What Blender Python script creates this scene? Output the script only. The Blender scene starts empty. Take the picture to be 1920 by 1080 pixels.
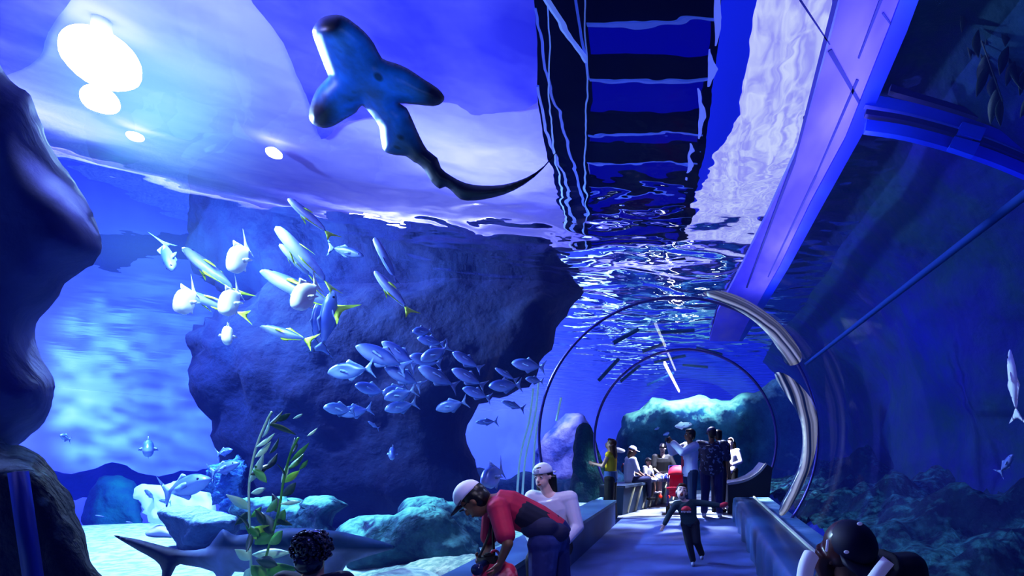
import bpy, bmesh, math, random
import numpy as np
from mathutils import Vector, Matrix, noise, Euler
from mathutils.geometry import delaunay_2d_cdt
R = math.radians
PI = math.pi
random.seed(7)
scn = bpy.context.scene
col = scn.collection
VPX, VPY, F, EYE = 1310.0, 838.0, 960.0, 1.45      # the tunnel's vanishing point, focal length in px, eye height
ZS = 4.6                                            # water surface
TX, TZ, TR = -0.3, 1.6, 2.1                         # tunnel axis and radius

def at(px, py, Y):
    return Vector(((px - VPX) * Y / F, Y, EYE + (VPY - py) * Y / F))
def above(px, py, z, n=1.06):
    """where the sight line through (px,py), bent at the water surface, meets the height z in the hall above"""
    d = Vector(((px - VPX) / F, 1.0, (VPY - py) / F)).normalized()
    k = (ZS - EYE) / d.z
    h = math.hypot(d.x, d.y)
    s = min(h * n, 0.985)
    c = math.sqrt(1 - s * s)
    e = Vector((d.x / h * s, d.y / h * s, c))
    return Vector((0, 0, EYE)) + d * k + e * ((z - ZS) / e.z)

# ---------------------------------------------------------------- tags
def tag(o, label=None, cat=None, group=None, kind=None):
    if label: o['label'] = label
    if cat: o['category'] = cat
    if group: o['group'] = group
    if kind: o['kind'] = kind
    return o
def link(name, me, m=None, parent=None, smooth=True):
    o = bpy.data.objects.new(name, me)
    col.objects.link(o)
    if m is not None:
        if not isinstance(m, (list, tuple)): m = [m]
        for x in m: me.materials.append(x)
    if smooth and hasattr(me, 'polygons'):
        me.polygons.foreach_set('use_smooth', [True] * len(me.polygons))
    if parent is not None: o.parent = parent
    return o
def obj(name, bm, m=None, parent=None, smooth=True):
    me = bpy.data.meshes.new(name)
    bmesh.ops.recalc_face_normals(bm, faces=bm.faces)
    bm.to_mesh(me); bm.free()
    return link(name, me, m, parent, smooth)
def empty(name, loc=(0, 0, 0), label=None, cat=None, group=None):
    o = bpy.data.objects.new(name, None)
    o.empty_display_size = .1
    col.objects.link(o); o.location = loc
    tag(o, label, cat, group)
    return o

# ---------------------------------------------------------------- materials
def nt_new(name):
    m = bpy.data.materials.new(name); m.use_nodes = True
    nt = m.node_tree
    for n in list(nt.nodes): nt.nodes.remove(n)
    out = nt.nodes.new('ShaderNodeOutputMaterial')
    return m, nt, out
def mat(name, c, rough=.6, metal=0., c2=None, scale=4., detail=4., lo=.4, hi=.6, bump=0., bscale=None, emit=None, es=0., spec=.5, stretch=None, wave=None, coord='Object'):
    m, nt, out = nt_new(name)
    N, L = nt.nodes, nt.links
    p = N.new('ShaderNodeBsdfPrincipled')
    p.inputs['Base Color'].default_value = (*c, 1)
    p.inputs['Roughness'].default_value = rough
    p.inputs['Metallic'].default_value = metal
    p.inputs['Specular IOR Level'].default_value = spec
    if emit is not None:
        p.inputs['Emission Color'].default_value = (*emit, 1)
        p.inputs['Emission Strength'].default_value = es
    L.new(p.outputs[0], out.inputs[0])
    if c2 is not None or bump:
        tc = N.new('ShaderNodeTexCoord'); mp = N.new('ShaderNodeMapping')
        if stretch: mp.inputs['Scale'].default_value = stretch
        L.new(tc.outputs[coord], mp.inputs[0])
    if c2 is not None:
        if wave:
            t = N.new('ShaderNodeTexWave'); t.inputs['Scale'].default_value = scale
            t.inputs['Distortion'].default_value = wave; t.inputs['Detail'].default_value = detail
            src = t.outputs['Fac']
        else:
            t = N.new('ShaderNodeTexNoise'); t.inputs['Scale'].default_value = scale
            t.inputs['Detail'].default_value = detail
            src = t.outputs['Fac']
        L.new(mp.outputs[0], t.inputs[0])
        r = N.new('ShaderNodeValToRGB')
        r.color_ramp.elements[0].position = lo; r.color_ramp.elements[0].color = (*c, 1)
        r.color_ramp.elements[1].position = hi; r.color_ramp.elements[1].color = (*c2, 1)
        L.new(src, r.inputs[0]); L.new(r.outputs[0], p.inputs['Base Color'])
    if bump:
        t2 = N.new('ShaderNodeTexNoise'); t2.inputs['Scale'].default_value = bscale or scale * 2
        t2.inputs['Detail'].default_value = 6
        L.new(mp.outputs[0], t2.inputs[0])
        b = N.new('ShaderNodeBump'); b.inputs['Strength'].default_value = bump; b.inputs['Distance'].default_value = .1
        L.new(t2.outputs['Fac'], b.inputs['Height']); L.new(b.outputs[0], p.inputs['Normal'])
    return m
def emat(name, c, s):
    m, nt, out = nt_new(name)
    e = nt.nodes.new('ShaderNodeEmission'); e.inputs[0].default_value = (*c, 1); e.inputs[1].default_value = s
    nt.links.new(e.outputs[0], out.inputs[0])
    return m
def srgb(r, g, b):
    return tuple((x / 255 / 12.92) if x / 255 <= .04045 else ((x / 255 + .055) / 1.055) ** 2.4 for x in (r, g, b))

# ---------------------------------------------------------------- shapes
def add_box(bm, c, s, rot=None):
    v = []
    for dx in (-.5, .5):
        for dy in (-.5, .5):
            for dz in (-.5, .5):
                p = Vector((dx * s[0], dy * s[1], dz * s[2]))
                if rot is not None: p = rot @ p
                v.append(bm.verts.new(Vector(c) + p))
    for f in ((0, 1, 3, 2), (4, 6, 7, 5), (0, 4, 5, 1), (2, 3, 7, 6), (0, 2, 6, 4), (1, 5, 7, 3)):
        bm.faces.new([v[i] for i in f])
def add_ell(bm, c, r, rot=None, u=14, v=9):
    M = Matrix.Translation(c) @ (rot.to_4x4() if rot is not None else Matrix()) @ Matrix.Diagonal((*r, 1))
    bmesh.ops.create_uvsphere(bm, u_segments=u, v_segments=v, radius=1, matrix=M)
def frame_of(d, side=None):
    d = d.normalized()
    s = side if side is not None else (Vector((0, 0, 1)) if abs(d.z) < .9 else Vector((1, 0, 0)))
    x = (s - d * s.dot(d)).normalized()
    return x, d.cross(x).normalized(), d
def add_tube(bm, pts, rad, seg=10, side=None, rad2=None, caps=True, closed=False):
    """a lofted tube through pts; rad along side axis, rad2 across it"""
    pts = [Vector(p) for p in pts]
    n = len(pts)
    rad = [rad] * n if isinstance(rad, (int, float)) else rad
    rad2 = rad if rad2 is None else ([rad2] * n if isinstance(rad2, (int, float)) else rad2)
    rings = []
    px = side
    for i, p in enumerate(pts):
        a, b = pts[max(0, i - 1)], pts[min(n - 1, i + 1)]
        if closed: a, b = pts[i - 1], pts[(i + 1) % n]
        x, y, d = frame_of(b - a, px)
        px = x
        rings.append([bm.verts.new(p + x * math.cos(t) * rad[i] + y * math.sin(t) * rad2[i])
                      for t in (2 * PI * k / seg for k in range(seg))])
    rng = range(n) if closed else range(n - 1)
    for i in rng:
        A, B = rings[i], rings[(i + 1) % n]
        for k in range(seg):
            bm.faces.new((A[k], A[(k + 1) % seg], B[(k + 1) % seg], B[k]))
    if caps and not closed:
        bm.faces.new(rings[0][::-1]); bm.faces.new(rings[-1])
def add_capsule(bm, a, b, ra, rb, seg=12):
    a, b = Vector(a), Vector(b)
    d = (b - a)
    L = d.length
    if L < 1e-6: return add_ell(bm, a, (ra,) * 3)
    d = d / L
    pts, rr = [], []
    for t in (90, 60, 30, 8):
        pts.append(a - d * ra * math.sin(R(t)) * .999); rr.append(max(ra * math.cos(R(t)), ra * .03))
    for t in (8, 30, 60, 90):
        pts.append(b + d * rb * math.sin(R(t)) * .999); rr.append(max(rb * math.cos(R(t)), rb * .03))
    add_tube(bm, pts, rr, seg)
def smooth_path(pts, n=6, closed=False):
    P = [Vector(p) for p in pts]
    out = []
    m = len(P)
    rng = range(m) if closed else range(m - 1)
    for i in rng:
        p0 = P[i - 1] if (i > 0 or closed) else P[0]
        p1, p2 = P[i], P[(i + 1) % m]
        p3 = P[(i + 2) % m] if (closed or i + 2 < m) else P[-1]
        for k in range(n):
            t = k / n
            out.append(.5 * ((2 * p1) + (p2 - p0) * t + (2 * p0 - 5 * p1 + 4 * p2 - p3) * t * t + (3 * p1 - p0 - 3 * p2 + p3) * t ** 3))
    if not closed: out.append(P[-1])
    return out
def inflate(outline, place, thick, radius, spacing, smooth=3, jag=0., seed=0, back=1., paint=None):
    """closed outline in any 2D units -> a solid bulging to both sides; place(u,v,t) gives the 3D point"""
    o = [Vector((p[0], p[1], 0)) for p in outline]
    if smooth: o = smooth_path(o, smooth, closed=True)
    # resample
    res = []
    m = len(o)
    for i in range(m):
        a, b = o[i], o[(i + 1) % m]
        k = max(1, int(round((b - a).length / spacing)))
        for j in range(k): res.append(a.lerp(b, j / k))
    if jag:
        r2 = []
        for p in res:
            q = noise.noise_vector(Vector((p.x, p.y, seed * 9.1)) * (.12 / spacing)) + .6 * noise.noise_vector(Vector((p.x, p.y, seed * 3.3)) * (.35 / spacing))
            r2.append(p + Vector((q.x, q.y, 0)) * jag)
        res = r2
    B = np.array([(p.x, p.y) for p in res])
    A2 = np.roll(B, -1, axis=0)
    def dist(q):
        ab = A2 - B; ap = q[None, :] - B
        t = np.clip((ap * ab).sum(1) / np.maximum((ab * ab).sum(1), 1e-12), 0, 1)
        return np.sqrt(((B + ab * t[:, None] - q[None, :]) ** 2).sum(1).min())
    mn, mx = B.min(0), B.max(0)
    pts = [Vector((float(x), float(y))) for x, y in B]
    nb = len(pts)
    ys = np.arange(mn[1] + spacing * .5, mx[1], spacing * .87)
    for r, y in enumerate(ys):
        for x in np.arange(mn[0] + (spacing * .5 if r % 2 else 0), mx[0], spacing):
            q = np.array((x, y))
            # inside test
            c = ((B[:, 1] > y) != (A2[:, 1] > y)) & (x < (A2[:, 0] - B[:, 0]) * (y - B[:, 1]) / np.where(A2[:, 1] == B[:, 1], 1e-9, A2[:, 1] - B[:, 1]) + B[:, 0])
            if c.sum() % 2 and dist(q) > spacing * .55: pts.append(Vector((x, y)))
    vs, es, fs, *_ = delaunay_2d_cdt(pts, [], [list(range(nb))], 1, 1e-6)
    bm = bmesh.new()
    top, bot = [], []
    cl = bm.verts.layers.float_color.new('Col') if paint else None
    def put(u, v, t):
        w = bm.verts.new(place(u, v, t))
        if paint: w[cl] = (*paint(u, v, t), 1)
        return w
    for v in vs:
        d = dist(np.array((v.x, v.y)))
        if d < spacing * .02:
            w = put(v.x, v.y, 0); top.append(w); bot.append(w)
        else:
            k = min(d / radius, 1)
            t = thick * math.sqrt(max(0, 1 - (1 - k) ** 2))
            top.append(put(v.x, v.y, t))
            bot.append(put(v.x, v.y, -t * back))
    for f in fs:
        if len(f) < 3: continue
        try: bm.faces.new([top[i] for i in f])
        except ValueError: pass
        try: bm.faces.new([bot[i] for i in reversed(f)])
        except ValueError: pass
    return bm
def roughen(bm, amp, scale, seed=0, fn=None):
    bm.normal_update()
    for v in bm.verts:
        q = v.co * scale + Vector((seed * 7.7, seed * 3.1, seed))
        h = noise.fractal(q, 1.0, 2.0, 5) * amp
        if fn: h *= fn(v)
        v.co += v.normal * h
def fuse(bm, voxel=.012, smooth=4):
    """one continuous surface out of overlapping pieces"""
    me = bpy.data.meshes.new('fuse')
    bmesh.ops.recalc_face_normals(bm, faces=bm.faces)
    bm.to_mesh(me); bm.free()
    o = bpy.data.objects.new('fuse', me); col.objects.link(o)
    r = o.modifiers.new('r', 'REMESH'); r.mode = 'VOXEL'; r.voxel_size = voxel; r.use_smooth_shade = True
    if smooth:
        s = o.modifiers.new('s', 'SMOOTH'); s.iterations = smooth; s.factor = .5
    dg = bpy.context.evaluated_depsgraph_get()
    out = bpy.data.meshes.new_from_object(o.evaluated_get(dg), depsgraph=dg)
    bpy.data.objects.remove(o); bpy.data.meshes.remove(me)
    out.materials.clear()
    return out
def copy_tree(o, parent=None):
    c = o.copy(); col.objects.link(c)
    if parent is not None: c.parent = parent
    for ch in list(o.children): copy_tree(ch, c)
    return c
def rod(bm, a, b, r, seg=8): add_tube(bm, [a, b], r, seg)
def beam(bm, pts, w, h, side=None):
    """rectangular bar through pts: w along side axis, h across"""
    pts = [Vector(p) for p in pts]
    rings = []
    px = side
    n = len(pts)
    for i, p in enumerate(pts):
        x, y, d = frame_of(pts[min(n - 1, i + 1)] - pts[max(0, i - 1)], px); px = x
        rings.append([bm.verts.new(p + x * sx * w / 2 + y * sy * h / 2) for sx, sy in ((-1, -1), (1, -1), (1, 1), (-1, 1))])
    for i in range(n - 1):
        for k in range(4):
            bm.faces.new((rings[i][k], rings[i][(k + 1) % 4], rings[i + 1][(k + 1) % 4], rings[i + 1][k]))
    bm.faces.new(rings[0][::-1]); bm.faces.new(rings[-1])
# ================================================================ camera, render look
cam = bpy.data.cameras.new('camera'); co = bpy.data.objects.new('camera', cam); col.objects.link(co)
co.location = (0, 0, EYE); co.rotation_euler = (R(90), 0, 0)
cam.sensor_width = 36; cam.lens = 36 * F / 1920
cam.shift_x = (960 - VPX) / 1920; cam.shift_y = (VPY - 540) / 1920
cam.clip_start = .05; cam.clip_end = 200
scn.camera = co
scn.view_settings.view_transform = 'Standard'
scn.view_settings.look = 'None'
scn.view_settings.use_curve_mapping = True
cm = scn.view_settings.curve_mapping
cv = cm.curves[3]
cv.points[0].location = (0, 0); cv.points[-1].location = (1, 1)
for p_ in ((.22, .165), (.7, .76)): cv.points.new(*p_)
cm.update()
cy = scn.cycles
cy.max_bounces = 10; cy.diffuse_bounces = 2; cy.glossy_bounces = 4; cy.transmission_bounces = 5; cy.transparent_max_bounces = 14
cy.volume_bounces = 0; cy.caustics_reflective = False; cy.caustics_refractive = False
cy.sample_clamp_indirect = 4
w = bpy.data.worlds.new('world'); scn.world = w; w.use_nodes = True
w.node_tree.nodes['Background'].inputs[0].default_value = (.02, .05, .35, 1)
w.node_tree.nodes['Background'].inputs[1].default_value = .35

# ================================================================ water: body (haze) and surface
XL, XR, YB, YF = -34, 7.0, -2.5, 44
bm = bmesh.new()
ZB = -7.5
prof = [(XL, ZB), (XL, ZS - .012), (XR, ZS - .012), (XR, ZB)]
arch = [(TX + TR * 1.004 * math.cos(R(a)), TZ + TR * 1.004 * math.sin(R(a))) for a in np.linspace(-49, 229, 60)]
prof += [(arch[0][0], ZB)] + arch + [(arch[-1][0], ZB)]
ra = [bm.verts.new((x, YB, z)) for x, z in prof]
YT = 17.0                                  # far end of the tunnel
rb = [bm.verts.new((x, YT, z)) for x, z in prof]
n = len(prof)
for i in range(n):
    bm.faces.new((ra[i], ra[(i + 1) % n], rb[(i + 1) % n], rb[i]))
bm.faces.new(ra)
# beyond the tunnel's end the water fills the whole section
oa = [rb[0], rb[1], rb[2], rb[3]]
ob = [bm.verts.new((x, YF, z)) for x, z in prof[:4]]
for i in range(4):
    a, b = oa[i], oa[(i + 1) % 4]
    if i == 3:
        continue
    bm.faces.new((a, b, ob[(i + 1) % 4], ob[i]))
bm.faces.new(ob[::-1])
low = [rb[3]] + [rb[4]] + [rb[-1]] + [rb[0]]
bm.faces.new([rb[3], rb[4], rb[-1], rb[0], ob[0], ob[3]])
bm.faces.new(rb[4:])
m, nt, out = nt_new('water_haze')
SIG = (.05, .036, .024)
HAZE = (.010, .035, .85)
ab = nt.nodes.new('ShaderNodeVolumeAbsorption')
dn = 0.1
ab.inputs['Color'].default_value = (1 - SIG[0] / dn, 1 - SIG[1] / dn, 1 - SIG[2] / dn, 1); ab.inputs['Density'].default_value = dn
em = nt.nodes.new('ShaderNodeEmission'); em.inputs[0].default_value = (SIG[0] * HAZE[0], SIG[1] * HAZE[1], SIG[2] * HAZE[2], 1); em.inputs[1].default_value = 1.0  # emission stands in for blue light scattered by the water
ad = nt.nodes.new('ShaderNodeAddShader')
nt.links.new(ab.outputs[0], ad.inputs[0]); nt.links.new(em.outputs[0], ad.inputs[1]); nt.links.new(ad.outputs[0], out.inputs['Volume'])
m.cycles.homogeneous_volume = True
wb = obj('water', bm, m, smooth=False); tag(wb, 'deep blue hazy water filling the tank around the tunnel', 'water', kind='stuff')

def water_mat():
    m, nt, out = nt_new('water_surface')
    N, L = nt.nodes, nt.links
    g = N.new('ShaderNodeBsdfGlass'); g.inputs['IOR'].default_value = 1.06; g.inputs['Roughness'].default_value = 0
    g.inputs['Color'].default_value = (.97, .98, 1, 1)
    tc = N.new('ShaderNodeTexCoord')
    mp = N.new('ShaderNodeMapping'); mp.inputs['Scale'].default_value = (1.0, 1.25, 1)
    L.new(tc.outputs['Object'], mp.inputs[0])
    n1 = N.new('ShaderNodeTexNoise'); n1.inputs['Scale'].default_value = 1.05; n1.inputs['Detail'].default_value = 1.0; n1.inputs['Distortion'].default_value = .6
    n2 = N.new('ShaderNodeTexNoise'); n2.inputs['Scale'].default_value = 4.5; n2.inputs['Detail'].default_value = 1
    L.new(mp.outputs[0], n1.inputs[0]); L.new(mp.outputs[0], n2.inputs[0])
    mu = N.new('ShaderNodeMath'); mu.operation = 'MULTIPLY_ADD'; mu.inputs[1].default_value = .07
    L.new(n2.outputs['Fac'], mu.inputs[0]); L.new(n1.outputs['Fac'], mu.inputs[2])
    b = N.new('ShaderNodeBump'); b.inputs['Strength'].default_value = 1; b.inputs['Distance'].default_value = WAVE
    sx = N.new('ShaderNodeSeparateXYZ'); L.new(tc.outputs['Object'], sx.inputs[0])
    mr = N.new('ShaderNodeMapRange'); mr.interpolation_type = 'SMOOTHSTEP'; mr.inputs[1].default_value = -4.6; mr.inputs[2].default_value = 3.0; mr.inputs[3].default_value = .06; mr.inputs[4].default_value = 1.5
    q_ = N.new('ShaderNodeMath'); q_.operation = 'MULTIPLY_ADD'; q_.inputs[1].default_value = .55; L.new(sx.outputs['Y'], q_.inputs[0])
    q2 = N.new('ShaderNodeMath'); q2.operation = 'ADD'; q2.inputs[1].default_value = -2.2; L.new(sx.outputs['X'], q2.inputs[0]); L.new(q2.outputs[0], q_.inputs[2]); L.new(q_.outputs[0], mr.inputs[0])
    m2 = N.new('ShaderNodeMath'); m2.operation = 'MULTIPLY'; L.new(mu.outputs[0], m2.inputs[0]); L.new(mr.outputs[0], m2.inputs[1])
    L.new(m2.outputs[0], b.inputs['Height']); L.new(b.outputs[0], g.inputs['Normal'])
    L.new(g.outputs[0], out.inputs[0])
    return m
WAVE = .075
bm = bmesh.new()
v = [bm.verts.new(p) for p in ((XL, YB, ZS), (XR, YB, ZS), (XR, YF, ZS), (XL, YF, ZS))]
bm.faces.new(v)
ws = obj('water_surface', bm, water_mat(), smooth=False); tag(ws, 'rippled underside of the water surface above the tunnel', 'water surface', kind='stuff')
ws.visible_shadow = False

# ================================================================ the tank and the hall above it
M_sand = mat('sand', (.28, .42, .46), .9, c2=(.5, .66, .68), scale=9, bump=.5, bscale=14)
M_back = mat('tank_wall', (.30, .32, .75), .8, c2=(.42, .44, .9), scale=.25)
bm = bmesh.new()
NX, NY = 80, 80
g = [[None] * (NY + 1) for _ in range(NX + 1)]
for i in range(NX + 1):
    for j in range(NY + 1):
        x = XL + (TX - 1.6 - XL) * (i / NX) ** .6; y = YB + (YF - YB) * (j / NY) ** 1.5
        z = .02 + .10 * noise.noise(Vector((x * .5, y * .5, 3)))
        z += .42 * math.exp(-((x + 2.6) / .6) ** 2) * math.exp(-((y - 4.0) / 1.6) ** 2)
        if x > -2.05: z = min(z, .3)
        if y > 9.4: z -= (y - 9.4) * 1.1 * max(0, min(1, (-6.5 - x) / 1.5))
        z = max(z, -7.3)
        g[i][j] = bm.verts.new((x, y, z))
for i in range(NX):
    for j in range(NY): bm.faces.new((g[i][j], g[i + 1][j], g[i + 1][j + 1], g[i][j + 1]))
o = obj('sand_floor', bm, M_sand); tag(o, 'pale sandy tank floor left of the tunnel', 'sand', kind='structure')
def quad(name, pts, m, kind='structure', parent=None, label=None, cat=None, thick=.04):
    bm = bmesh.new()
    vs = [bm.verts.new(Vector(p)) for p in pts]
    f = bm.faces.new(vs)
    f.normal_update()
    nrm = f.normal.copy()
    r = bmesh.ops.extrude_face_region(bm, geom=[f])
    for e in r['geom']:
        if isinstance(e, bmesh.types.BMVert): e.co += nrm * thick
    o = obj(name, bm, m, parent, smooth=False)
    if parent is None: tag(o, label, cat, kind=kind)
    return o
quad('wall_back', [(XL, YF, -7.5), (XR, YF, -7.5), (XR, YF, 7.5), (XL, YF, 7.5)], M_back)
quad('wall_left', [(XL, YB, -7.5), (XL, YF, -7.5), (XL, YF, 7.5), (XL, YB, 7.5)], M_back)

# hall ceiling: lavender render, lit by the floodlight and added lamps
ZC = 7.0
M_ceil = mat('hall_ceiling', srgb(140, 140, 240), .9, c2=srgb(112, 112, 230), scale=.8, detail=3, lo=.35, hi=.7)
quad('ceiling', [(XL, YB, ZC), (XR, YB, ZC), (XR, 90, ZC), (XL, 90, ZC)], M_ceil, thick=.1)
quad('wall_far', [(XL, 89, ZS - .05), (XR, 89, ZS - .05), (XR, 89, ZC + .1), (XL, 89, ZC + .1)], M_back)

# glowing panels added low over the water to make the white ripples
Mw = emat('panel_glow', (.93, .95, 1), 6)
def glow_panel(px0, px1, Y, z0, z1):
    # uprights standing over the water; sight lines bend at the surface
    a, b = (px0 - VPX) * Y / F, (px1 - VPX) * Y / F
    bm = bmesh.new(); add_box(bm, ((a + b) / 2, Y, (z0 + z1) / 2), (b - a, .1, z1 - z0))
    o = obj('glow_panel', bm, Mw, smooth=False); return o
for i, (px0, px1, z0, z1, lab) in enumerate(((655, 770, 5.0, 6.0, 'left'), (800, 930, 4.9, 6.3, 'middle'), (950, 1060, 4.9, 6.0, 'right'))):
    o = glow_panel(px0, px1, 20, z0, z1 + .5); tag(o, 'added bright white panel rippling through the water surface, %s one of three' % lab, 'window', 'added panels seen through the ripples')
# ================================================================ tunnel
M_floor = mat('walkway_carpet', (.07, .13, .42), .5, c2=(.10, .17, .5), scale=3, bump=.05, bscale=60)
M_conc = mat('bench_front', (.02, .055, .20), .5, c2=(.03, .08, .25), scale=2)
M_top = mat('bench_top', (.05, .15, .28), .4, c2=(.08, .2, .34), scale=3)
M_dark = mat('dark_navy', (.004, .008, .05), .5)
M_steel = mat('ring_steel', (.10, .09, .42), .28, metal=.6)
M_pale = mat('painted_lit_edge', (.75, .75, .68), .4)  # lit bench edges put into the colour of pale strips
M_seam = mat('seam_strip', (.008, .05, .34), .8, spec=.1)

def ring_pt(a, y, r=TR): return Vector((TX + r * math.cos(R(a)), y, TZ + r * math.sin(R(a))))
# acrylic shell, one pane between each pair of joint rings
m, nt, out = nt_new('acrylic')
N, L = nt.nodes, nt.links
tr = N.new('ShaderNodeBsdfTransparent'); gl = N.new('ShaderNodeBsdfGlossy'); gl.inputs['Roughness'].default_value = .03
gl.inputs[0].default_value = (.8, .9, 1, 1)
lw = N.new('ShaderNodeLayerWeight'); lw.inputs['Blend'].default_value = .5
pw = N.new('ShaderNodeMath'); pw.operation = 'POWER'; pw.inputs[1].default_value = 5.5
ml = N.new('ShaderNodeMath'); ml.operation = 'MULTIPLY_ADD'; ml.inputs[1].default_value = .32; ml.inputs[2].default_value = .004
L.new(lw.outputs['Facing'], pw.inputs[0]); L.new(pw.outputs[0], ml.inputs[0])
mx = N.new('ShaderNodeMixShader'); L.new(ml.outputs[0], mx.inputs[0]); L.new(tr.outputs[0], mx.inputs[1]); L.new(gl.outputs[0], mx.inputs[2])
L.new(mx.outputs[0], out.inputs[0])
M_acr = m
RINGS = (-2.4, 2.35, 7.6, 11.6, YT)
for k in range(4):
    bm = bmesh.new()
    ys = np.linspace(RINGS[k], RINGS[k + 1], 8)
    g = [[bm.verts.new(ring_pt(a, y, TR * .998)) for a in np.linspace(-47, 227, 90)] for y in ys]
    for i in range(7):
        for j in range(89): bm.faces.new((g[i][j], g[i][j + 1], g[i + 1][j + 1], g[i + 1][j]))
    o = obj('window_%d' % (k + 1), bm, M_acr); tag(o, kind='structure'); o.visible_shadow = False
bm = bmesh.new()
bm.faces.new([bm.verts.new(ring_pt(a, YT, TR * .998)) for a in np.linspace(-47, 227, 60)])
o = obj('window_5', bm, M_acr, smooth=False); tag(o, kind='structure'); o.visible_shadow = False

# joint rings
def joint_ring(y, r, w, m, a0=-36, a1=216, name='joint_ring'):
    bm = bmesh.new()
    add_tube(bm, [ring_pt(a, y, r) for a in np.linspace(a0, a1, 90)], w, 8)
    return obj(name, bm, m)
t = joint_ring(7.6, TR - .03, .022, M_steel); tag(t, 'slim violet steel ring around the tunnel behind the seated woman', 'tunnel ring', 'tunnel joint rings')
t = joint_ring(11.6, TR - .04, .03, M_steel); tag(t, 'steel ring around the far end of the tunnel behind the group', 'tunnel ring', 'tunnel joint rings')
# flat bands with bench light reflections painted on, right of the first ring
M_band = mat('streaked_band', (.40, .48, .52), .12, c2=(.04, .08, .22), scale=11, detail=2, lo=.42, hi=.58, stretch=(.3, 9, .3), spec=1)
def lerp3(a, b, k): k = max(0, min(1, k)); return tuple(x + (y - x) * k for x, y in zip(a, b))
m, nt, out = nt_new('painted_reflections')
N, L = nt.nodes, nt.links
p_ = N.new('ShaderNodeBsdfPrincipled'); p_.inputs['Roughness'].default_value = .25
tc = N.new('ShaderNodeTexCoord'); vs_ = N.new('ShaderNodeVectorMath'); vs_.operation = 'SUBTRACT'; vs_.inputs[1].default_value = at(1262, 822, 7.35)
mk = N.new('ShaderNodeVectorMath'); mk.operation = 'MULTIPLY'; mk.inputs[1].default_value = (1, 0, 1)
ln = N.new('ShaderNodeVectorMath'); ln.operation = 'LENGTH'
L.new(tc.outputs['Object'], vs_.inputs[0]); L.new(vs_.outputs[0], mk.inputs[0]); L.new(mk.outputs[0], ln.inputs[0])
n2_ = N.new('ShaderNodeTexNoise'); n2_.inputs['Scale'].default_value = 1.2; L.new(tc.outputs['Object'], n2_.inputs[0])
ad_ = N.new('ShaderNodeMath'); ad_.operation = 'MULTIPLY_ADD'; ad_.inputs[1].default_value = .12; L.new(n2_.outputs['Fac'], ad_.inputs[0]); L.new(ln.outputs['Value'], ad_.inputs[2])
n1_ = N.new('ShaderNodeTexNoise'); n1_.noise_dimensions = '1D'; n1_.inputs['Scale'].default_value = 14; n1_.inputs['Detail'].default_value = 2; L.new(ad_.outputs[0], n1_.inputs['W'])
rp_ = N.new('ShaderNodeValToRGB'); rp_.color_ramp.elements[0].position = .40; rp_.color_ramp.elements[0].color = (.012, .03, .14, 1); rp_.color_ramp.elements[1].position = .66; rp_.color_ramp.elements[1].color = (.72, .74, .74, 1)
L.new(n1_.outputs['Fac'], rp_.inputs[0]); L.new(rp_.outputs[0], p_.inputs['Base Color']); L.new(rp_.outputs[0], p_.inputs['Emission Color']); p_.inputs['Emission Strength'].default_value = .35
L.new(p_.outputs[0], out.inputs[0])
for pp, lab in (([(1318, 548), (1345, 545), (1380, 553), (1420, 574), (1460, 605), (1490, 640), (1504, 668), (1496, 682), (1476, 684), (1462, 660), (1440, 628), (1408, 598), (1370, 575), (1340, 562)], 'pale band of painted reflections over the upper right shoulder of the tunnel'),
                ([(1452, 702), (1470, 700), (1500, 722), (1528, 760), (1533, 800), (1528, 850), (1508, 905), (1478, 958), (1462, 966), (1464, 945), (1488, 900), (1503, 850), (1503, 800), (1490, 765), (1470, 735)], 'pale band of painted reflections down the lower right side of the tunnel')):
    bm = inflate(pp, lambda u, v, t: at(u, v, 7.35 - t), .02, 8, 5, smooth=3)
    o = obj('reflection_band', bm, m); tag(o, lab, 'joint band')
# lengthwise seam on the right shoulder
bm = bmesh.new()
sa = math.degrees(math.atan2(2.63 - TZ, 1.53 - TX))
for k in range(24):
    y = 2.0 + k * .5
beam(bm, [ring_pt(sa, y, TR - .012) for y in np.linspace(1.8, 7.3, 12)], .045, .012, side=Vector((-math.sin(R(sa)), 0, math.cos(R(sa)))))
o = obj('acrylic_seam', bm, M_seam); tag(o, 'blue lengthwise seam strip running up the right tunnel wall', 'seam')

# floor
bm = bmesh.new()
add_box(bm, (-.41, 4, -.06), (2.3, 13.0, .12))
o = obj('floor', bm, M_floor, smooth=False); tag(o, kind='structure')
M_floor2 = mat('far_floor', (.42, .47, .6), .5, c2=(.12, .15, .25), scale=1.5, detail=2, lo=.4, hi=.6, stretch=(.4, 3, 1))
bm = bmesh.new(); add_box(bm, (TX - .08, 13.8, -.06), (3.0, 6.6, .12)); o = obj('floor_far', bm, M_floor2, smooth=False); tag(o, kind='structure')

def bench(name, label, x0, x1, y0, y1, top=.45, xo=None):
    t = empty(name, ((x0 + x1) / 2, (y0 + y1) / 2, 0), label, 'bench', 'low benches along the near walkway')
    t2 = t.location
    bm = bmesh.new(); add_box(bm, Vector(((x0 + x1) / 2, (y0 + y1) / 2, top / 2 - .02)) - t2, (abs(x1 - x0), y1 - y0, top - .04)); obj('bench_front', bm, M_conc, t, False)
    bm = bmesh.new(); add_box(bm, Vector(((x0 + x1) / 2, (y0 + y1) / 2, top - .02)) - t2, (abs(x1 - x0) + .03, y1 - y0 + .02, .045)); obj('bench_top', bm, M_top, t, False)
    return t
bench('bench', 'long blue bench along the left side of the walkway with a woman seated', -1.98, -1.56, 3.9, 9.6)
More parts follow.
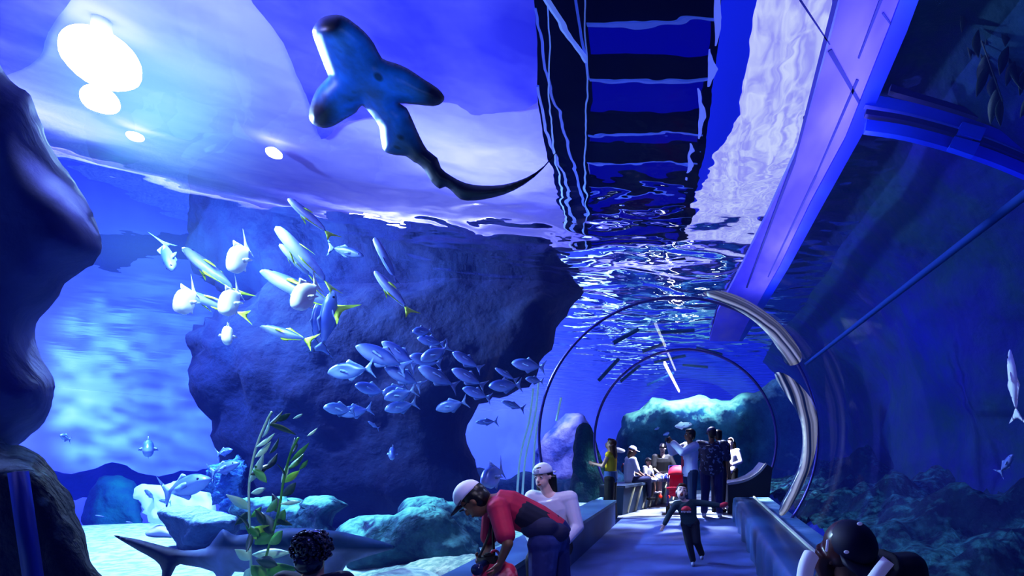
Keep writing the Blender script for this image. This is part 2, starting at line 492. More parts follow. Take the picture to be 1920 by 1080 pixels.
# right bench: draped front with soft folds
t = empty('bench', (.88, 6.0, 0), 'long blue draped bench along the right side of the walkway', 'bench', 'low benches along the near walkway')
bm = bmesh.new()
ys = np.linspace(-4.8, 4.2, 150)
rows = []
for y in ys:
    f = .035 * math.sin(y * 9) + .02 * math.sin(y * 15.3 + 1)
    rows.append([bm.verts.new(p) for p in ((-.19 + f * .6, y, .002), (-.20 + f * .5, y, .16), (-.205 + f * .3, y, .34), (-.19, y, .425), (-.15, y, .45), (.2, y, .45), (.2, y, 0.002))])
for i in range(len(ys) - 1):
    for k in range(6): bm.faces.new((rows[i][k], rows[i][k + 1], rows[i + 1][k + 1], rows[i + 1][k]))
bm.faces.new(rows[0]); bm.faces.new(rows[-1][::-1])
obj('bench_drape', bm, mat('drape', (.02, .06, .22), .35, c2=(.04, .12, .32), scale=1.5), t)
bm = bmesh.new(); beam(bm, [(.215, -4.8, .46), (.215, 4.2, .46)], .025, .03); obj('lit_edge', bm, M_pale, t, False)
# stone ledges between bench and glass
M_led = mat('ledge', (.06, .2, .42), .6, c2=(.35, .55, .75), scale=1.4, detail=5, lo=.5, hi=.72, bump=.4)
for sgn, nm, x0, x1 in ((1, 'trim_1', 1.10, 1.46), (-1, 'trim_2', -2.06, -1.99)):
    bm = bmesh.new(); add_box(bm, ((x0 + x1) / 2, 6, .2), (x1 - x0, 9.4, .4)); o = obj(nm, bm, M_led, smooth=False); tag(o, kind='structure')

# far left bench with slanted light battens, veering right
def far_bench():
    a, b = Vector((-1.62, 10.9, 0)), Vector((-.55, 14.2, 0))
    t = empty('bench', (a + b) / 2, 'dark far bench with slanting pale battens that the family sits on', 'bench')
    c0 = (a + b) / 2
    d = (b - a).normalized(); nrm = Vector((d.y, -d.x, 0))
    bm = bmesh.new()
    L0 = (b - a).length / 2
    pr = [(-.0, 0), (.03, .58), (-.55, .58), (-.55, 0)]
    A = [bm.verts.new(-d * L0 + nrm * (x) + Vector((0, 0, z))) for x, z in pr]
    B = [bm.verts.new(d * L0 + nrm * (x) + Vector((0, 0, z))) for x, z in pr]
    for i in range(4): bm.faces.new((A[i], A[(i + 1) % 4], B[(i + 1) % 4], B[i]))
    bm.faces.new(A); bm.faces.new(B[::-1])
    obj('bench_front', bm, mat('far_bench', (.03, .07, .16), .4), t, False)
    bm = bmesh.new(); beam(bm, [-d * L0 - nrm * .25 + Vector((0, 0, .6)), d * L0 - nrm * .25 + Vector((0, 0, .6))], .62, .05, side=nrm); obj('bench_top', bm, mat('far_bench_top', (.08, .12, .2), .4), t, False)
    Mb = mat('batten', (.6, .6, .45), .5)
    for k in range(8):
        s = -L0 + .22 + k * (2 * L0 - .3) / 8
        bm = bmesh.new(); beam(bm, [d * (s) + nrm * .012 + Vector((0, 0, .03)), d * (s + .28) + nrm * .045 + Vector((0, 0, .56))], .045, .03, side=d); obj('batten', bm, Mb, t, False)
far_bench()
# far right bench: dark front, lit curved top edge painted pale
t = empty('bench', (1.0, 11.6, 0), 'dark bench with its lit upswept top edge painted pale at the right beyond the walkway', 'bench')
bm = bmesh.new()
pr = [(-.36, 0), (-.36, .64), (-.1, .68), (.12, .76), (.32, .90), (.47, 1.08), (.6, 1.0), (.5, 0)]
A = [bm.verts.new((x, -.5, z)) for x, z in pr]; B = [bm.verts.new((x, .9, z)) for x, z in pr]
for i in range(8): bm.faces.new((A[i], A[(i + 1) % 8], B[(i + 1) % 8], B[i]))
bm.faces.new(A); bm.faces.new(B[::-1])
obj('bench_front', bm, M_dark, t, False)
bm = bmesh.new(); beam(bm, smooth_path([(-.36, -.5, .65), (-.1, -.5, .69), (.12, -.5, .77), (.32, -.5, .91), (.47, -.5, 1.09)], 4), .05, .05, side=Vector((0, 1, 0))); obj('lit_edge', bm, M_pale, t, False)
# crown light strip at the far end
bm = bmesh.new(); beam(bm, [(-.72, 10.8, 3.22), (-.65, 17, 3.3)], .06, .04)
o = obj('ceiling_strip_light', bm, emat('strip_glow', (1, .93, .75), 6)); tag(o, 'thin warm white light strip under the crown of the far tunnel', 'light')
# left corner post at the bottom left
bm = bmesh.new(); beam(bm, [at(72, 1150, 1.75), at(34, 885, 1.75)], .036, .03, side=Vector((1, 0, 0)))
o = obj('tunnel_side_rail', bm, mat('rail', (.02, .05, .5), .5)); tag(o, 'blue upright rail at the bottom left corner before the dark rock', 'rail')
# ================================================================ hall above the water
def outline_panel(name, px, z, m, label, cat, thick=.05, smooth=4):
    pts = [above(x, y, z) for x, y in px]
    pts = smooth_path(pts, smooth, closed=True) if smooth else pts
    bm = bmesh.new()
    vs = [bm.verts.new((p.x, p.y, z)) for p in pts]
    f = bm.faces.new(vs)
    r = bmesh.ops.extrude_face_region(bm, geom=[f])
    for e in r['geom']:
        if isinstance(e, bmesh.types.BMVert): e.co.z += thick
    o = obj(name, bm, m, smooth=False); tag(o, label, cat); return o
M_pan = mat('blue_panel', srgb(8, 20, 210), .9, c2=srgb(95, 95, 245), scale=.7, detail=4, lo=.42, hi=.75)
outline_panel('ceiling_panel', [(480, -60), (1010, -60), (1005, 195), (900, 215), (840, 190), (760, 195), (700, 215), (640, 230), (600, 260), (575, 180), (530, 80)], ZC - .05, M_pan, 'royal blue hall ceiling panel behind the big overhead shark', 'panel')
outline_panel('ceiling_panel', [(-60, -60), (150, -60), (90, 60), (60, 120), (-60, 150)], ZC - .05, M_pan, 'blue hall ceiling panel in the top left corner beside the floodlight', 'panel')
# skylight strip
M_sky, nt_, out_ = nt_new('skylight_glow')
e_ = nt_.nodes.new('ShaderNodeEmission'); tc_ = nt_.nodes.new('ShaderNodeTexCoord'); mp_ = nt_.nodes.new('ShaderNodeMapping'); mp_.inputs['Scale'].default_value = (2.2, .5, 1)
w_ = nt_.nodes.new('ShaderNodeTexNoise'); w_.inputs['Scale'].default_value = 2.0; w_.inputs['Detail'].default_value = 3; w_.inputs['Distortion'].default_value = 1.5
r_ = nt_.nodes.new('ShaderNodeValToRGB'); r_.color_ramp.elements[0].position = .35; r_.color_ramp.elements[0].color = (*srgb(165, 165, 245), 1); r_.color_ramp.elements[1].position = .68; r_.color_ramp.elements[1].color = (*srgb(205, 210, 255), 1)  # bright ripple streaks painted into the skylight's glow
nt_.links.new(tc_.outputs['Object'], mp_.inputs[0]); nt_.links.new(mp_.outputs[0], w_.inputs[0]); nt_.links.new(w_.outputs['Fac'], r_.inputs[0]); nt_.links.new(r_.outputs[0], e_.inputs[0]); nt_.links.new(e_.outputs[0], out_.inputs[0])
outline_panel('skylight', [(1430, -60), (1570, -60), (1550, 80), (1520, 200), (1490, 290), (1460, 370), (1440, 430), (1420, 478), (1262, 478), (1275, 430), (1300, 380), (1345, 290), (1388, 200)], ZC - .06, M_sky, 'long pale lavender skylight strip right of the dark walkway', 'skylight', smooth=0)
outline_panel('ceiling_panel', [(1352, -60), (1428, -60), (1388, 200), (1345, 290), (1300, 380), (1275, 430), (1262, 470), (1240, 470), (1300, 290), (1330, 180)], ZC - .05, mat('blue_panel_glow', srgb(20, 40, 225), .9, emit=srgb(10, 40, 220), es=.6), 'narrow bright blue ceiling strip between the walkway and the skylight', 'panel', smooth=0)  # emission brightens this strip, which is no lamp
# maintenance walkway: two side girders, slats
M_gird = mat('girder', (.0005, .001, .018), .8, spec=0)
M_slat = mat('slat', (.0008, .002, .03), .8, spec=0)
M_deck = emat('deck_glow', srgb(3, 3, 165), .8)  # deck glows by its own emission, though it is no lamp
zw = ZC - .6
A0, A1 = above(1060, -40, zw), above(1092, 480, zw)
w0, w1 = above(1335, -40, zw), above(1270, 470, zw)
t = empty('maintenance_walkway', (A0 + w1) / 2, 'dark slatted walkway with side girders hanging over the water above the tunnel', 'walkway')
c0 = (A0 + w1) / 2
def gird(pp, wd, name='girder', m=M_gird, z=zw, up=.12):
    bm = bmesh.new()
    ps = [above(x, y, z) for x, y in pp]
    ws_ = wd
    L_ = [bm.verts.new(Vector((p[0] - w_ / 2, p[1], z)) - c0) for p, w_ in zip(ps, ws_)]
    R_ = [bm.verts.new(Vector((p[0] + w_ / 2, p[1], z)) - c0) for p, w_ in zip(ps, ws_)]
    fs = [bm.faces.new((L_[i], R_[i], R_[i + 1], L_[i + 1])) for i in range(len(ps) - 1)]
    r = bmesh.ops.extrude_face_region(bm, geom=fs)
    for e in r['geom']:
        if isinstance(e, bmesh.types.BMVert): e.co.z += up
    return obj(name, bm, m, t, False)
def wpx(p0, p1, z=zw): return abs(above(*p1, z).x - above(*p0, z).x)
lp = [(1050, -40), (1055, 100), (1058, 200), (1065, 300), (1078, 400), (1090, 470)]
lw_ = [wpx((1000, -40), (1100, -40)), wpx((1005, 100), (1105, 100)), wpx((1008, 200), (1105, 200)), wpx((1025, 300), (1100, 300)), wpx((1050, 400), (1100, 400)), wpx((1075, 470), (1100, 470))]
gird(lp, lw_)
rp = [(1345, -40), (1338, 100), (1322, 220), (1305, 320), (1285, 400), (1265, 470)]
rw_ = [wpx((1336, y), (1352, y)) for y in (-40, 100, 220, 320, 400, 470)]
gird(rp, rw_)
for k, (px0, px1) in enumerate((((1028), (1031)), ((1098), (1103)))):
    pp = [(px0 + (1090 - px0) * max(0, (y - 150) / 330) ** 1.6 * .7, y) for y in (-40, 60, 150, 240, 320, 400, 460)]
    gird(pp, [wpx((1030, y), (1033, y)) for y in (-40, 60, 150, 240, 320, 400, 460)], 'bright_line', mat('line_glow', (.1, .22, .6), .4, emit=(.15, .3, .9), es=.35), zw - .06, .02)
M_cb2 = mat('line_glow_dim', (.03, .08, .5), .4, emit=(.06, .16, .9), es=.35)  # glowing strips imitate the bright lines along the girders
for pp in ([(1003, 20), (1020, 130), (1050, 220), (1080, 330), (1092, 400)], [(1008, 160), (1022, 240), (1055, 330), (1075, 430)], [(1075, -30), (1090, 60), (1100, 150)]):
    gird(pp, [wpx((1030, y), (1035, y)) for x, y in pp], 'bright_line', M_cb2, zw - .05, .02)
M_gap = mat('gap_glow', srgb(120, 140, 250), .8, emit=srgb(110, 130, 250), es=.7)  # glowing strips imitate pale light beside the right girder
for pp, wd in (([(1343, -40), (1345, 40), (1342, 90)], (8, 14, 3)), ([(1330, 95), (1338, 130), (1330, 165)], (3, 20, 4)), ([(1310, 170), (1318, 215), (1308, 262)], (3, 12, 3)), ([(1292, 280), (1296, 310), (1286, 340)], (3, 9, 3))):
    gird(pp, [wpx((1330, y), (1330 + w__, y)) for (x, y), w__ in zip(pp, wd)], 'glow_strip', M_gap, zw - .05, .02)
# deck of deep blue bays between dark slats
pp = [(1222, -40), (1218, 100), (1212, 220), (1205, 320), (1192, 400), (1180, 470)]
gird(pp, [wpx((1100, y), (1340 - max(0, y - 100) * .16, y)) for y in (-40, 100, 220, 320, 400, 470)], 'deck', M_deck, zw + .14, .05)
ysl = [22, 130, 232, 290, 345, 392, 428, 455]
hh = [46, 40, 36, 28, 22, 16, 12, 8]
for y, h in zip(ysl, hh):
    x1 = 1338 - max(0, y - 100) * .16
    a_, b_ = above(1100, y - h / 2, zw), above(x1, y - h / 2, zw)
    c_, d_ = above(x1, y + h / 2, zw), above(1100, y + h / 2, zw)
    bm = bmesh.new(); vs = [bm.verts.new(Vector((p.x, p.y, zw + .02)) - c0) for p in (a_, b_, c_, d_)]
    f = bm.faces.new(vs); r = bmesh.ops.extrude_face_region(bm, geom=[f])
    for e in r['geom']:
        if isinstance(e, bmesh.types.BMVert): e.co.z += .05
    sl = obj('slat', bm, M_slat, t, False)
    bm = bmesh.new(); e0, e1 = above(1102, y + h / 2, zw - .02) - c0, above(x1, y + h / 2, zw - .02) - c0
    beam(bm, [e0, e1], .05, .02, side=Vector((0, 1, 0))); obj('slat_highlight', bm, M_cb2, sl, False)  # edge highlight painted as a glowing strip
bm = bmesh.new()
p0, p1 = above(1015, -20, zw - .1), above(1095, 110, zw - .1)
beam(bm, [p0 - c0, p1 - c0], .09, .03, side=Vector((0, 1, 0)) if False else None)
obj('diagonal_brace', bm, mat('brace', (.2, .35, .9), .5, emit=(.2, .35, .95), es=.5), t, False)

for q in (A0, A1, w0, w1):
    bm = bmesh.new(); rod(bm, Vector((q.x, q.y, zw + .1)) - c0, Vector((q.x, q.y, ZC)) - c0, .03); obj('hanger_rod', bm, M_gird, t)
# floodlight
M_white_p = mat('white_paint', (.8, .85, .95), .5)
lp = above(190, 98, ZC - .5)
t = empty('floodlight', lp, 'glaring white floodlight on the hall ceiling at the upper left', 'floodlight')
bm = bmesh.new(); add_ell(bm, (0, 0, -.1), (.42, .42, .42), u=24, v=14); obj('lamp_lens', bm, emat('flood_glow', (.8, .95, 1), 30), t)
bm = bmesh.new(); add_tube(bm, [(0, 0, .3), (0, 0, .5)], [.12, .1], 24); obj('lamp_mount', bm, M_white_p, t)
def light(kind, name, loc, energy, color, size=.3, rot=None, sy=None, spot=None, blend=.5):
    d = bpy.data.lights.new(name, kind); d.energy = energy; d.color = color
    if kind == 'AREA':
        d.size = size
        if sy: d.shape = 'RECTANGLE'; d.size_y = sy
    elif kind == 'SPOT': d.shadow_soft_size = size; d.spot_size = R(spot or 60); d.spot_blend = blend
    else: d.shadow_soft_size = size
    o = bpy.data.objects.new(name, d); col.objects.link(o); o.location = loc
    if rot is not None:
        if isinstance(rot, Vector): o.rotation_euler = (rot - Vector(loc)).to_track_quat('-Z', 'Y').to_euler()
        else: o.rotation_euler = rot
    return o
light('POINT', 'flood_bulb', lp + Vector((.1, -.1, -.75)), 5000, (.6, .88, 1), .2)
# small far bulbs
for px, py, nm in ((253, 255, 'small warm bulb below the floodlight'), (513, 286, 'small bright bulb left of the big overhead shark')):
    p = above(px, py, ZC - .3)
    bm = bmesh.new(); add_ell(bm, p, (.16, .16, .16)); o = obj('ceiling_bulb', bm, emat('bulb_glow', (1, .92, .85), 14)); tag(o, nm, 'bulb')
# added unseen lamps that brighten the hall ceiling
for x, y, e in ((-12, 6, 260), (-7, 5, 160), (-18, 12, 500), (-5, 12, 200), (-12, 22, 500), (-22, 30, 600), (-3, 26, 300)):
    light('AREA', 'hall_fill', (x, y, ZS + .5), e * 2.2, (.62, .64, 1), 2.5, (R(180), 0, 0))

# ================================================================ right hand coping, frame and ribs above the tunnel shoulder (under water)
M_cop = mat('coping', srgb(95, 85, 255), .7, c2=srgb(150, 140, 255), scale=1.1, detail=3, lo=.42, hi=.75, stretch=(1.5, .5, 1))
zc = 4.5
def on_z(px, py, z):
    Y = (z - EYE) * F / (VPY - py); return at(px, py, Y)
def strip(name, L_, R_, z, m, parent=None, thick=.06, kind=None, label=None, cat=None):
    bm = bmesh.new()
    a = [bm.verts.new(on_z(x, y, z)) for x, y in L_]; b = [bm.verts.new(on_z(x, y, z)) for x, y in R_]
    fs = [bm.faces.new((a[i], b[i], b[i + 1], a[i + 1])) for i in range(len(a) - 1)]
    r = bmesh.ops.extrude_face_region(bm, geom=fs)
    for e in r['geom']:
        if isinstance(e, bmesh.types.BMVert): e.co.z += thick
    o = obj(name, bm, m, parent, False)
    if parent is None: tag(o, label, cat, kind=kind)
    return o
t = empty('tiled_coping', (0, 0, 0), 'violet blue tiled coping running along the right edge of the water', 'coping')
strip('coping_slab', [(1590, -60), (1560, 60), (1500, 270), (1440, 400), (1390, 500), (1345, 585), (1330, 640)], [(1715, -60), (1665, 60), (1585, 260), (1520, 380), (1462, 500), (1410, 590), (1385, 640)], zc, M_cop, t)
M_line = mat('grout', (.01, .02, .25), .6)
def line(p0, p1, wpx_, m=M_line, z=zc - .008, name='grout_line'):
    d = Vector((p1[0] - p0[0], p1[1] - p0[1])).normalized(); n_ = Vector((-d.y, d.x)) * wpx_ / 2
    strip(name, [(p0[0] + n_.x, p0[1] + n_.y), (p1[0] + n_.x * .5, p1[1] + n_.y * .5)], [(p0[0] - n_.x, p0[1] - n_.y), (p1[0] - n_.x * .5, p1[1] - n_.y * .5)], z, m, t, .004)
line((1572, -20), (1490, 300), 9); line((1490, 300), (1400, 540), 6)
line((1652, 0), (1610, 110), 6); line((1608, 150), (1530, 330), 5); line((1530, 330), (1440, 520), 4)
line((1500, 0), (1556, 84), 4); line((1556, 95), (1622, 212), 9); line((1655, 25), (1682, 62), 4)
# frame beam and arched ribs
M_fr = mat('blue_frame', srgb(8, 45, 205), .5, c2=srgb(15, 70, 215), scale=1.2)
M_fr2 = mat('dark_frame', srgb(5, 8, 110), .5)
t = empty('support_frame', (0, 0, 0), 'blue steel frame with a double arched rib over the right tunnel wall', 'frame')
strip('edge_beam', [(1710, -60), (1665, 60), (1585, 260), (1520, 380), (1462, 500), (1410, 590), (1385, 640)], [(1745, -60), (1700, 60), (1618, 250), (1540, 390), (1480, 500), (1425, 590), (1392, 640)], zc - .02, M_fr, t, .1)
def rib(pp, w_, m, Y0, name):
    bm = bmesh.new()
    beam(bm, smooth_path([at(x, y, Y0 + k_ * 0) for k_, (x, y) in enumerate(pp)], 5), w_, .06, side=Vector((0, 0, 1)))
    obj(name, bm, m, t, False)
Yr = 4.55
rib([(1622, 190), (1700, 205), (1800, 233), (1880, 262), (1990, 310)], .10, M_fr, Yr, 'arched_rib')
rib([(1622, 213), (1700, 226), (1800, 253), (1880, 282), (1990, 330)], .045, M_fr2, Yr - .02, 'rib_groove')
rib([(1622, 238), (1700, 250), (1800, 277), (1880, 305), (1990, 352)], .10, M_fr, Yr, 'arched_rib')
rib([(1668, 170), (1740, 190), (1820, 215), (1900, 245), (1990, 285)], .05, M_fr2, Yr + .03, 'rib_groove')
M_cl = mat('clamp', srgb(15, 75, 220), .5)
for q in ([(1805, 228), (1850, 240), (1840, 262), (1795, 250)], [(1790, 255), (1838, 268), (1826, 292), (1780, 276)]):
    bm = bmesh.new(); vs = [bm.verts.new(at(x, y, Yr - .07)) for x, y in q]; f = bm.faces.new(vs)
    r = bmesh.ops.extrude_face_region(bm, geom=[f])
    for e in r['geom']:
        if isinstance(e, bmesh.types.BMVert): e.co.y += .06
    obj('clamp_plate', bm, M_cl, t, False)

M_tl = emat('teal_glow', (.35, 1, .95), 1.2)
for px, py, r_, lab in ((1797, 38, .035, 'small teal white lamp in the top right tank, upper of the two'), (1781, 74, .028, 'small teal white lamp in the top right tank, lower of the two')):
    bm = bmesh.new(); add_ell(bm, at(px, py, 4.3), (r_ * .7, r_, r_ * 1.3)); o = obj('tank_lamp', bm, M_tl); tag(o, lab, 'lamp')
# ================================================================ rocks
def rock_mat(name, c, c2, top=None, scale=2.5, lo=.4, hi=.65, bump=.8, toplo=.45, tophi=.9, rough=.85):
    m, nt, out = nt_new(name)
    N, L = nt.nodes, nt.links
    p = N.new('ShaderNodeBsdfPrincipled'); p.inputs['Roughness'].default_value = rough; p.inputs['Specular IOR Level'].default_value = .2
    tc = N.new('ShaderNodeTexCoord')
    t = N.new('ShaderNodeTexNoise'); t.inputs['Scale'].default_value = scale; t.inputs['Detail'].default_value = 8; t.inputs['Roughness'].default_value = .65
    L.new(tc.outputs['Object'], t.inputs[0])
    r = N.new('ShaderNodeValToRGB')
    r.color_ramp.elements[0].position = lo; r.color_ramp.elements[0].color = (*c, 1)
    r.color_ramp.elements[1].position = hi; r.color_ramp.elements[1].color = (*c2, 1)
    L.new(t.outputs['Fac'], r.inputs[0])
    src = r.outputs[0]
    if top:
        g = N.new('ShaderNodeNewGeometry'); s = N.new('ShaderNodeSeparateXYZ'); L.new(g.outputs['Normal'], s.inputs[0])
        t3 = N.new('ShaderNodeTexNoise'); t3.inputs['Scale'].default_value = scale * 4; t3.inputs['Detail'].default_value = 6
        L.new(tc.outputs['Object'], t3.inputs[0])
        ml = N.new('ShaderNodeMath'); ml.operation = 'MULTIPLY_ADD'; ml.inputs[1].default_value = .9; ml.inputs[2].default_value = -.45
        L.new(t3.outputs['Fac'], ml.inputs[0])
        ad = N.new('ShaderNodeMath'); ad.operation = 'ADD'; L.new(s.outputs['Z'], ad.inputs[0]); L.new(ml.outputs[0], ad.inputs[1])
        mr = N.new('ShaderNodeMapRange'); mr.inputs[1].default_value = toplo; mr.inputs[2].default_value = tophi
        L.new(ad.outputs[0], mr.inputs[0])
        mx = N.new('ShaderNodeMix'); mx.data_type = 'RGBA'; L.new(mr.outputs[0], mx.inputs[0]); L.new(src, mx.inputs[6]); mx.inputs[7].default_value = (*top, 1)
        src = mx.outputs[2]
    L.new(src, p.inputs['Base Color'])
    t2 = N.new('ShaderNodeTexNoise'); t2.inputs['Scale'].default_value = scale * 3.5; t2.inputs['Detail'].default_value = 8
    L.new(tc.outputs['Object'], t2.inputs[0])
    b = N.new('ShaderNodeBump'); b.inputs['Strength'].default_value = bump; b.inputs['Distance'].default_value = .12
    L.new(t2.outputs['Fac'], b.inputs['Height']); L.new(b.outputs[0], p.inputs['Normal'])
    L.new(p.outputs[0], out.inputs[0])
    return m
M_rock_dk = rock_mat('rock_dark', (.05, .06, .30), (.08, .10, .42), scale=1.2, bump=.3)
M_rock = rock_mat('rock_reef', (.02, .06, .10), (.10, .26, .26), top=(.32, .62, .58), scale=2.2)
M_rock_mid = rock_mat('rock_mid', (.002, .006, .045), (.004, .016, .075), scale=1.2, bump=.55)
M_rock_right = rock_mat('rock_right', (.006, .010, .22), (.006, .05, .10), scale=.7, lo=.38, hi=.62)

def rock(name, outline, Y, thick, radius, spacing, m, label, cat='rock', jag=0, seed=0, amp=.06, nscale=1.5, lean=None, group=None):
    pl = (lambda u, v, t: at(u, v, Y - t)) if lean is None else (lambda u, v, t: at(u, v, Y + lean(u, v) - t))
    bm = inflate(outline, pl, thick, radius, spacing, jag=jag, seed=seed)
    roughen(bm, amp, nscale, seed)
    o = obj(name, bm, m); tag(o, label, cat, group); return o
rock('rock_pillar', [(-60, 60), (22, 150), (58, 178), (85, 240), (120, 310), (168, 372), (196, 440), (199, 478), (170, 505), (128, 535), (112, 565), (72, 596), (58, 632), (75, 672), (108, 725), (96, 780), (60, 815), (22, 845), (-60, 860), (-160, 700), (-180, 300)],
     2.9, .6, 110, 11, M_rock_dk, 'large dark overhanging rock pillar at the left edge', jag=3, seed=1, amp=.03)
rock('boulder', [(-60, 830), (20, 835), (50, 845), (80, 862), (112, 905), (128, 930), (140, 970), (160, 1010), (178, 1050), (200, 1120), (60, 1200), (-80, 1180)],
     2.5, .35, 70, 9, rock_mat('rock_lit_edge', (.002, .005, .04), (.004, .009, .06), top=(.22, .36, .42), scale=3, toplo=.5, tophi=.85), 'dark slanting boulder with its lit edge painted pale in the bottom left corner', jag=3, seed=2, amp=.02, nscale=4)  # lit upper edge put into the colour of up-facing faces
# big central rock mass rising to the surface
CY = 10.4
rock('rock_wall', [(345, 640), (352, 618), (395, 590), (430, 560), (470, 545), (540, 518), (700, 515), (1060, 515), (1050, 620), (1000, 730), (900, 760), (880, 800), (885, 850), (895, 925), (880, 985), (700, 1000), (450, 985), (425, 930), (418, 880), (412, 800), (370, 765), (345, 735), (340, 700), (350, 668)],
     CY, 1.4, 130, 15, M_rock_mid, 'massive dark blue rock wall in the middle behind the fish shoal', jag=6, seed=3, amp=.25, nscale=.8)
# low reef
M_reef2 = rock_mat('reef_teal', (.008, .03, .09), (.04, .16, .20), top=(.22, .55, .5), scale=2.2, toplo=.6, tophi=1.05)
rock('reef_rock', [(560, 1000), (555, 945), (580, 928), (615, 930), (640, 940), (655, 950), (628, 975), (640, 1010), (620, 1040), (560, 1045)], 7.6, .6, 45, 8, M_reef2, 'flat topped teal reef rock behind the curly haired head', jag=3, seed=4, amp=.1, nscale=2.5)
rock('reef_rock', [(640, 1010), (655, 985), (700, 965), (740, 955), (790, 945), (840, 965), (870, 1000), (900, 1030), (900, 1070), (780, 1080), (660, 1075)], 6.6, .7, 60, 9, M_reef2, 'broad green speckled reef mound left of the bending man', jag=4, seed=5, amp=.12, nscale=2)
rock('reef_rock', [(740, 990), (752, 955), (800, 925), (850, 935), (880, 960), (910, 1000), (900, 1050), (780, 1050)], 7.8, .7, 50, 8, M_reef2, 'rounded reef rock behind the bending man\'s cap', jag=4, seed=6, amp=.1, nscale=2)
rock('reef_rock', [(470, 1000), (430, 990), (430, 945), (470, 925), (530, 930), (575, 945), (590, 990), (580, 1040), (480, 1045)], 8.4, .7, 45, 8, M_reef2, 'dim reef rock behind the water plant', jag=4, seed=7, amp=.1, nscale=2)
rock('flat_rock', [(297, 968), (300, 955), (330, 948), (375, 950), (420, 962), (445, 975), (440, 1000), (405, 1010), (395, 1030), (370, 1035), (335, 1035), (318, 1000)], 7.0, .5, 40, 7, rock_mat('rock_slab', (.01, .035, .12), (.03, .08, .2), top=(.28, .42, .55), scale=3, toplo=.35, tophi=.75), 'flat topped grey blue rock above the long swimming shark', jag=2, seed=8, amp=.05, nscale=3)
rock('sloping_rock', [(178, 905), (205, 893), (245, 905), (262, 935), (275, 975), (290, 1005), (265, 1018), (200, 1012), (165, 1005), (160, 960)], 13.0, .5, 40, 8, rock_mat('rock_green', (.02, .12, .30), (.02, .35, .32), scale=.8), 'sloping blue green rock far left beyond the sand', jag=3, seed=9, amp=.15, nscale=1)
rock('coral_clump', [(385, 905), (392, 880), (415, 862), (445, 850), (462, 870), (470, 905), (465, 950), (440, 965), (415, 955), (395, 935)], 9.6, .4, 30, 6, rock_mat('coral', (.02, .10, .35), (.12, .35, .65), scale=5, lo=.45, hi=.6), 'knobbly blue coral clump left of the water plant', cat='coral', jag=6, seed=10, amp=.14, nscale=5)
# sand patch far behind, its brightness put in as emission
rock('sand_bank', [(250, 925), (262, 908), (300, 907), (345, 904), (380, 908), (398, 930), (402, 966), (385, 985), (330, 985), (290, 985), (268, 955)], 11.6, .3, 16, 6, mat('sand_glow', (.8, .9, .85), .9, emit=(.5, .95, .95), es=.8), 'pale sand bank with painted glow behind the flat topped rock', 'sand bank', jag=3, seed=15, amp=.08, nscale=3)
# pale ledge by the tunnel in front of the reef
rock('sand_ledge', [(640, 1100), (700, 1070), (780, 1052), (850, 1045), (900, 1040), (930, 1050), (960, 1100), (900, 1140), (700, 1140)], 4.9, .35, 40, 8, mat('ledge_sand', (.4, .6, .5), .9, c2=(.75, .95, .8), scale=14, bump=.6, bscale=30), 'pale gritty ledge along the foot of the left tunnel wall', cat='ledge', jag=2, seed=11, amp=.03, nscale=5)

# right side: cliff curving overhead, reef at its foot
bm = bmesh.new()
ys = np.linspace(YB + .2, 19, 46)
angs = np.linspace(0, 1, 40)
g = []
for y in ys:
    row = []
    for u in angs:
        # profile from reef foot up and over to the coping
        x = 4.3 - 2.75 * u ** 3.2
        z = -.2 + 4.95 * min(1, u * 1.08) ** .9
        p = Vector((x, y, z))
        h = noise.fractal(p * .55 + Vector((5, 0, 2)), 1, 2, 5) * .45 * (1 - u ** 4)
        row.append(bm.verts.new(p + Vector((h - .1, 0, -h * .2 * u))))
    g.append(row)
for i in range(len(ys) - 1):
    for k in range(len(angs) - 1): bm.faces.new((g[i][k], g[i][k + 1], g[i + 1][k + 1], g[i + 1][k]))
o = obj('wall_right', bm, M_rock_right); tag(o, 'dark blue rock cliff curving over the right side of the tunnel', 'rock wall', kind='structure')
bm = bmesh.new()
g = []
for y in np.linspace(-1, 16, 90):
    row = []
    for u in np.linspace(0, 1, 34):
        x = 1.75 + 2.9 * u
        p = Vector((x, y, 0))
        z = .25 + .75 * u ** .8 + .55 * noise.fractal(p * .9 + Vector((0, 0, 4)), 1, 2, 5) * (.4 + u) + .12 * noise.noise(p * 3)
        z = max(z, .05)
        if x < 1.9: z = min(z, .7)
        row.append(bm.verts.new((x, y, z)))
    g.append(row)
for i in range(len(g) - 1):
    for k in range(33): bm.faces.new((g[i][k], g[i][k + 1], g[i + 1][k + 1], g[i + 1][k]))
o = obj('reef_bank', bm, rock_mat('reef_right', (.002, .010, .06), (.008, .07, .12), top=(.06, .32, .32), scale=2, lo=.4, hi=.75, toplo=.85, tophi=1.2)); tag(o, 'dim green blue reef bank along the foot of the right tunnel wall', 'reef', kind='structure')

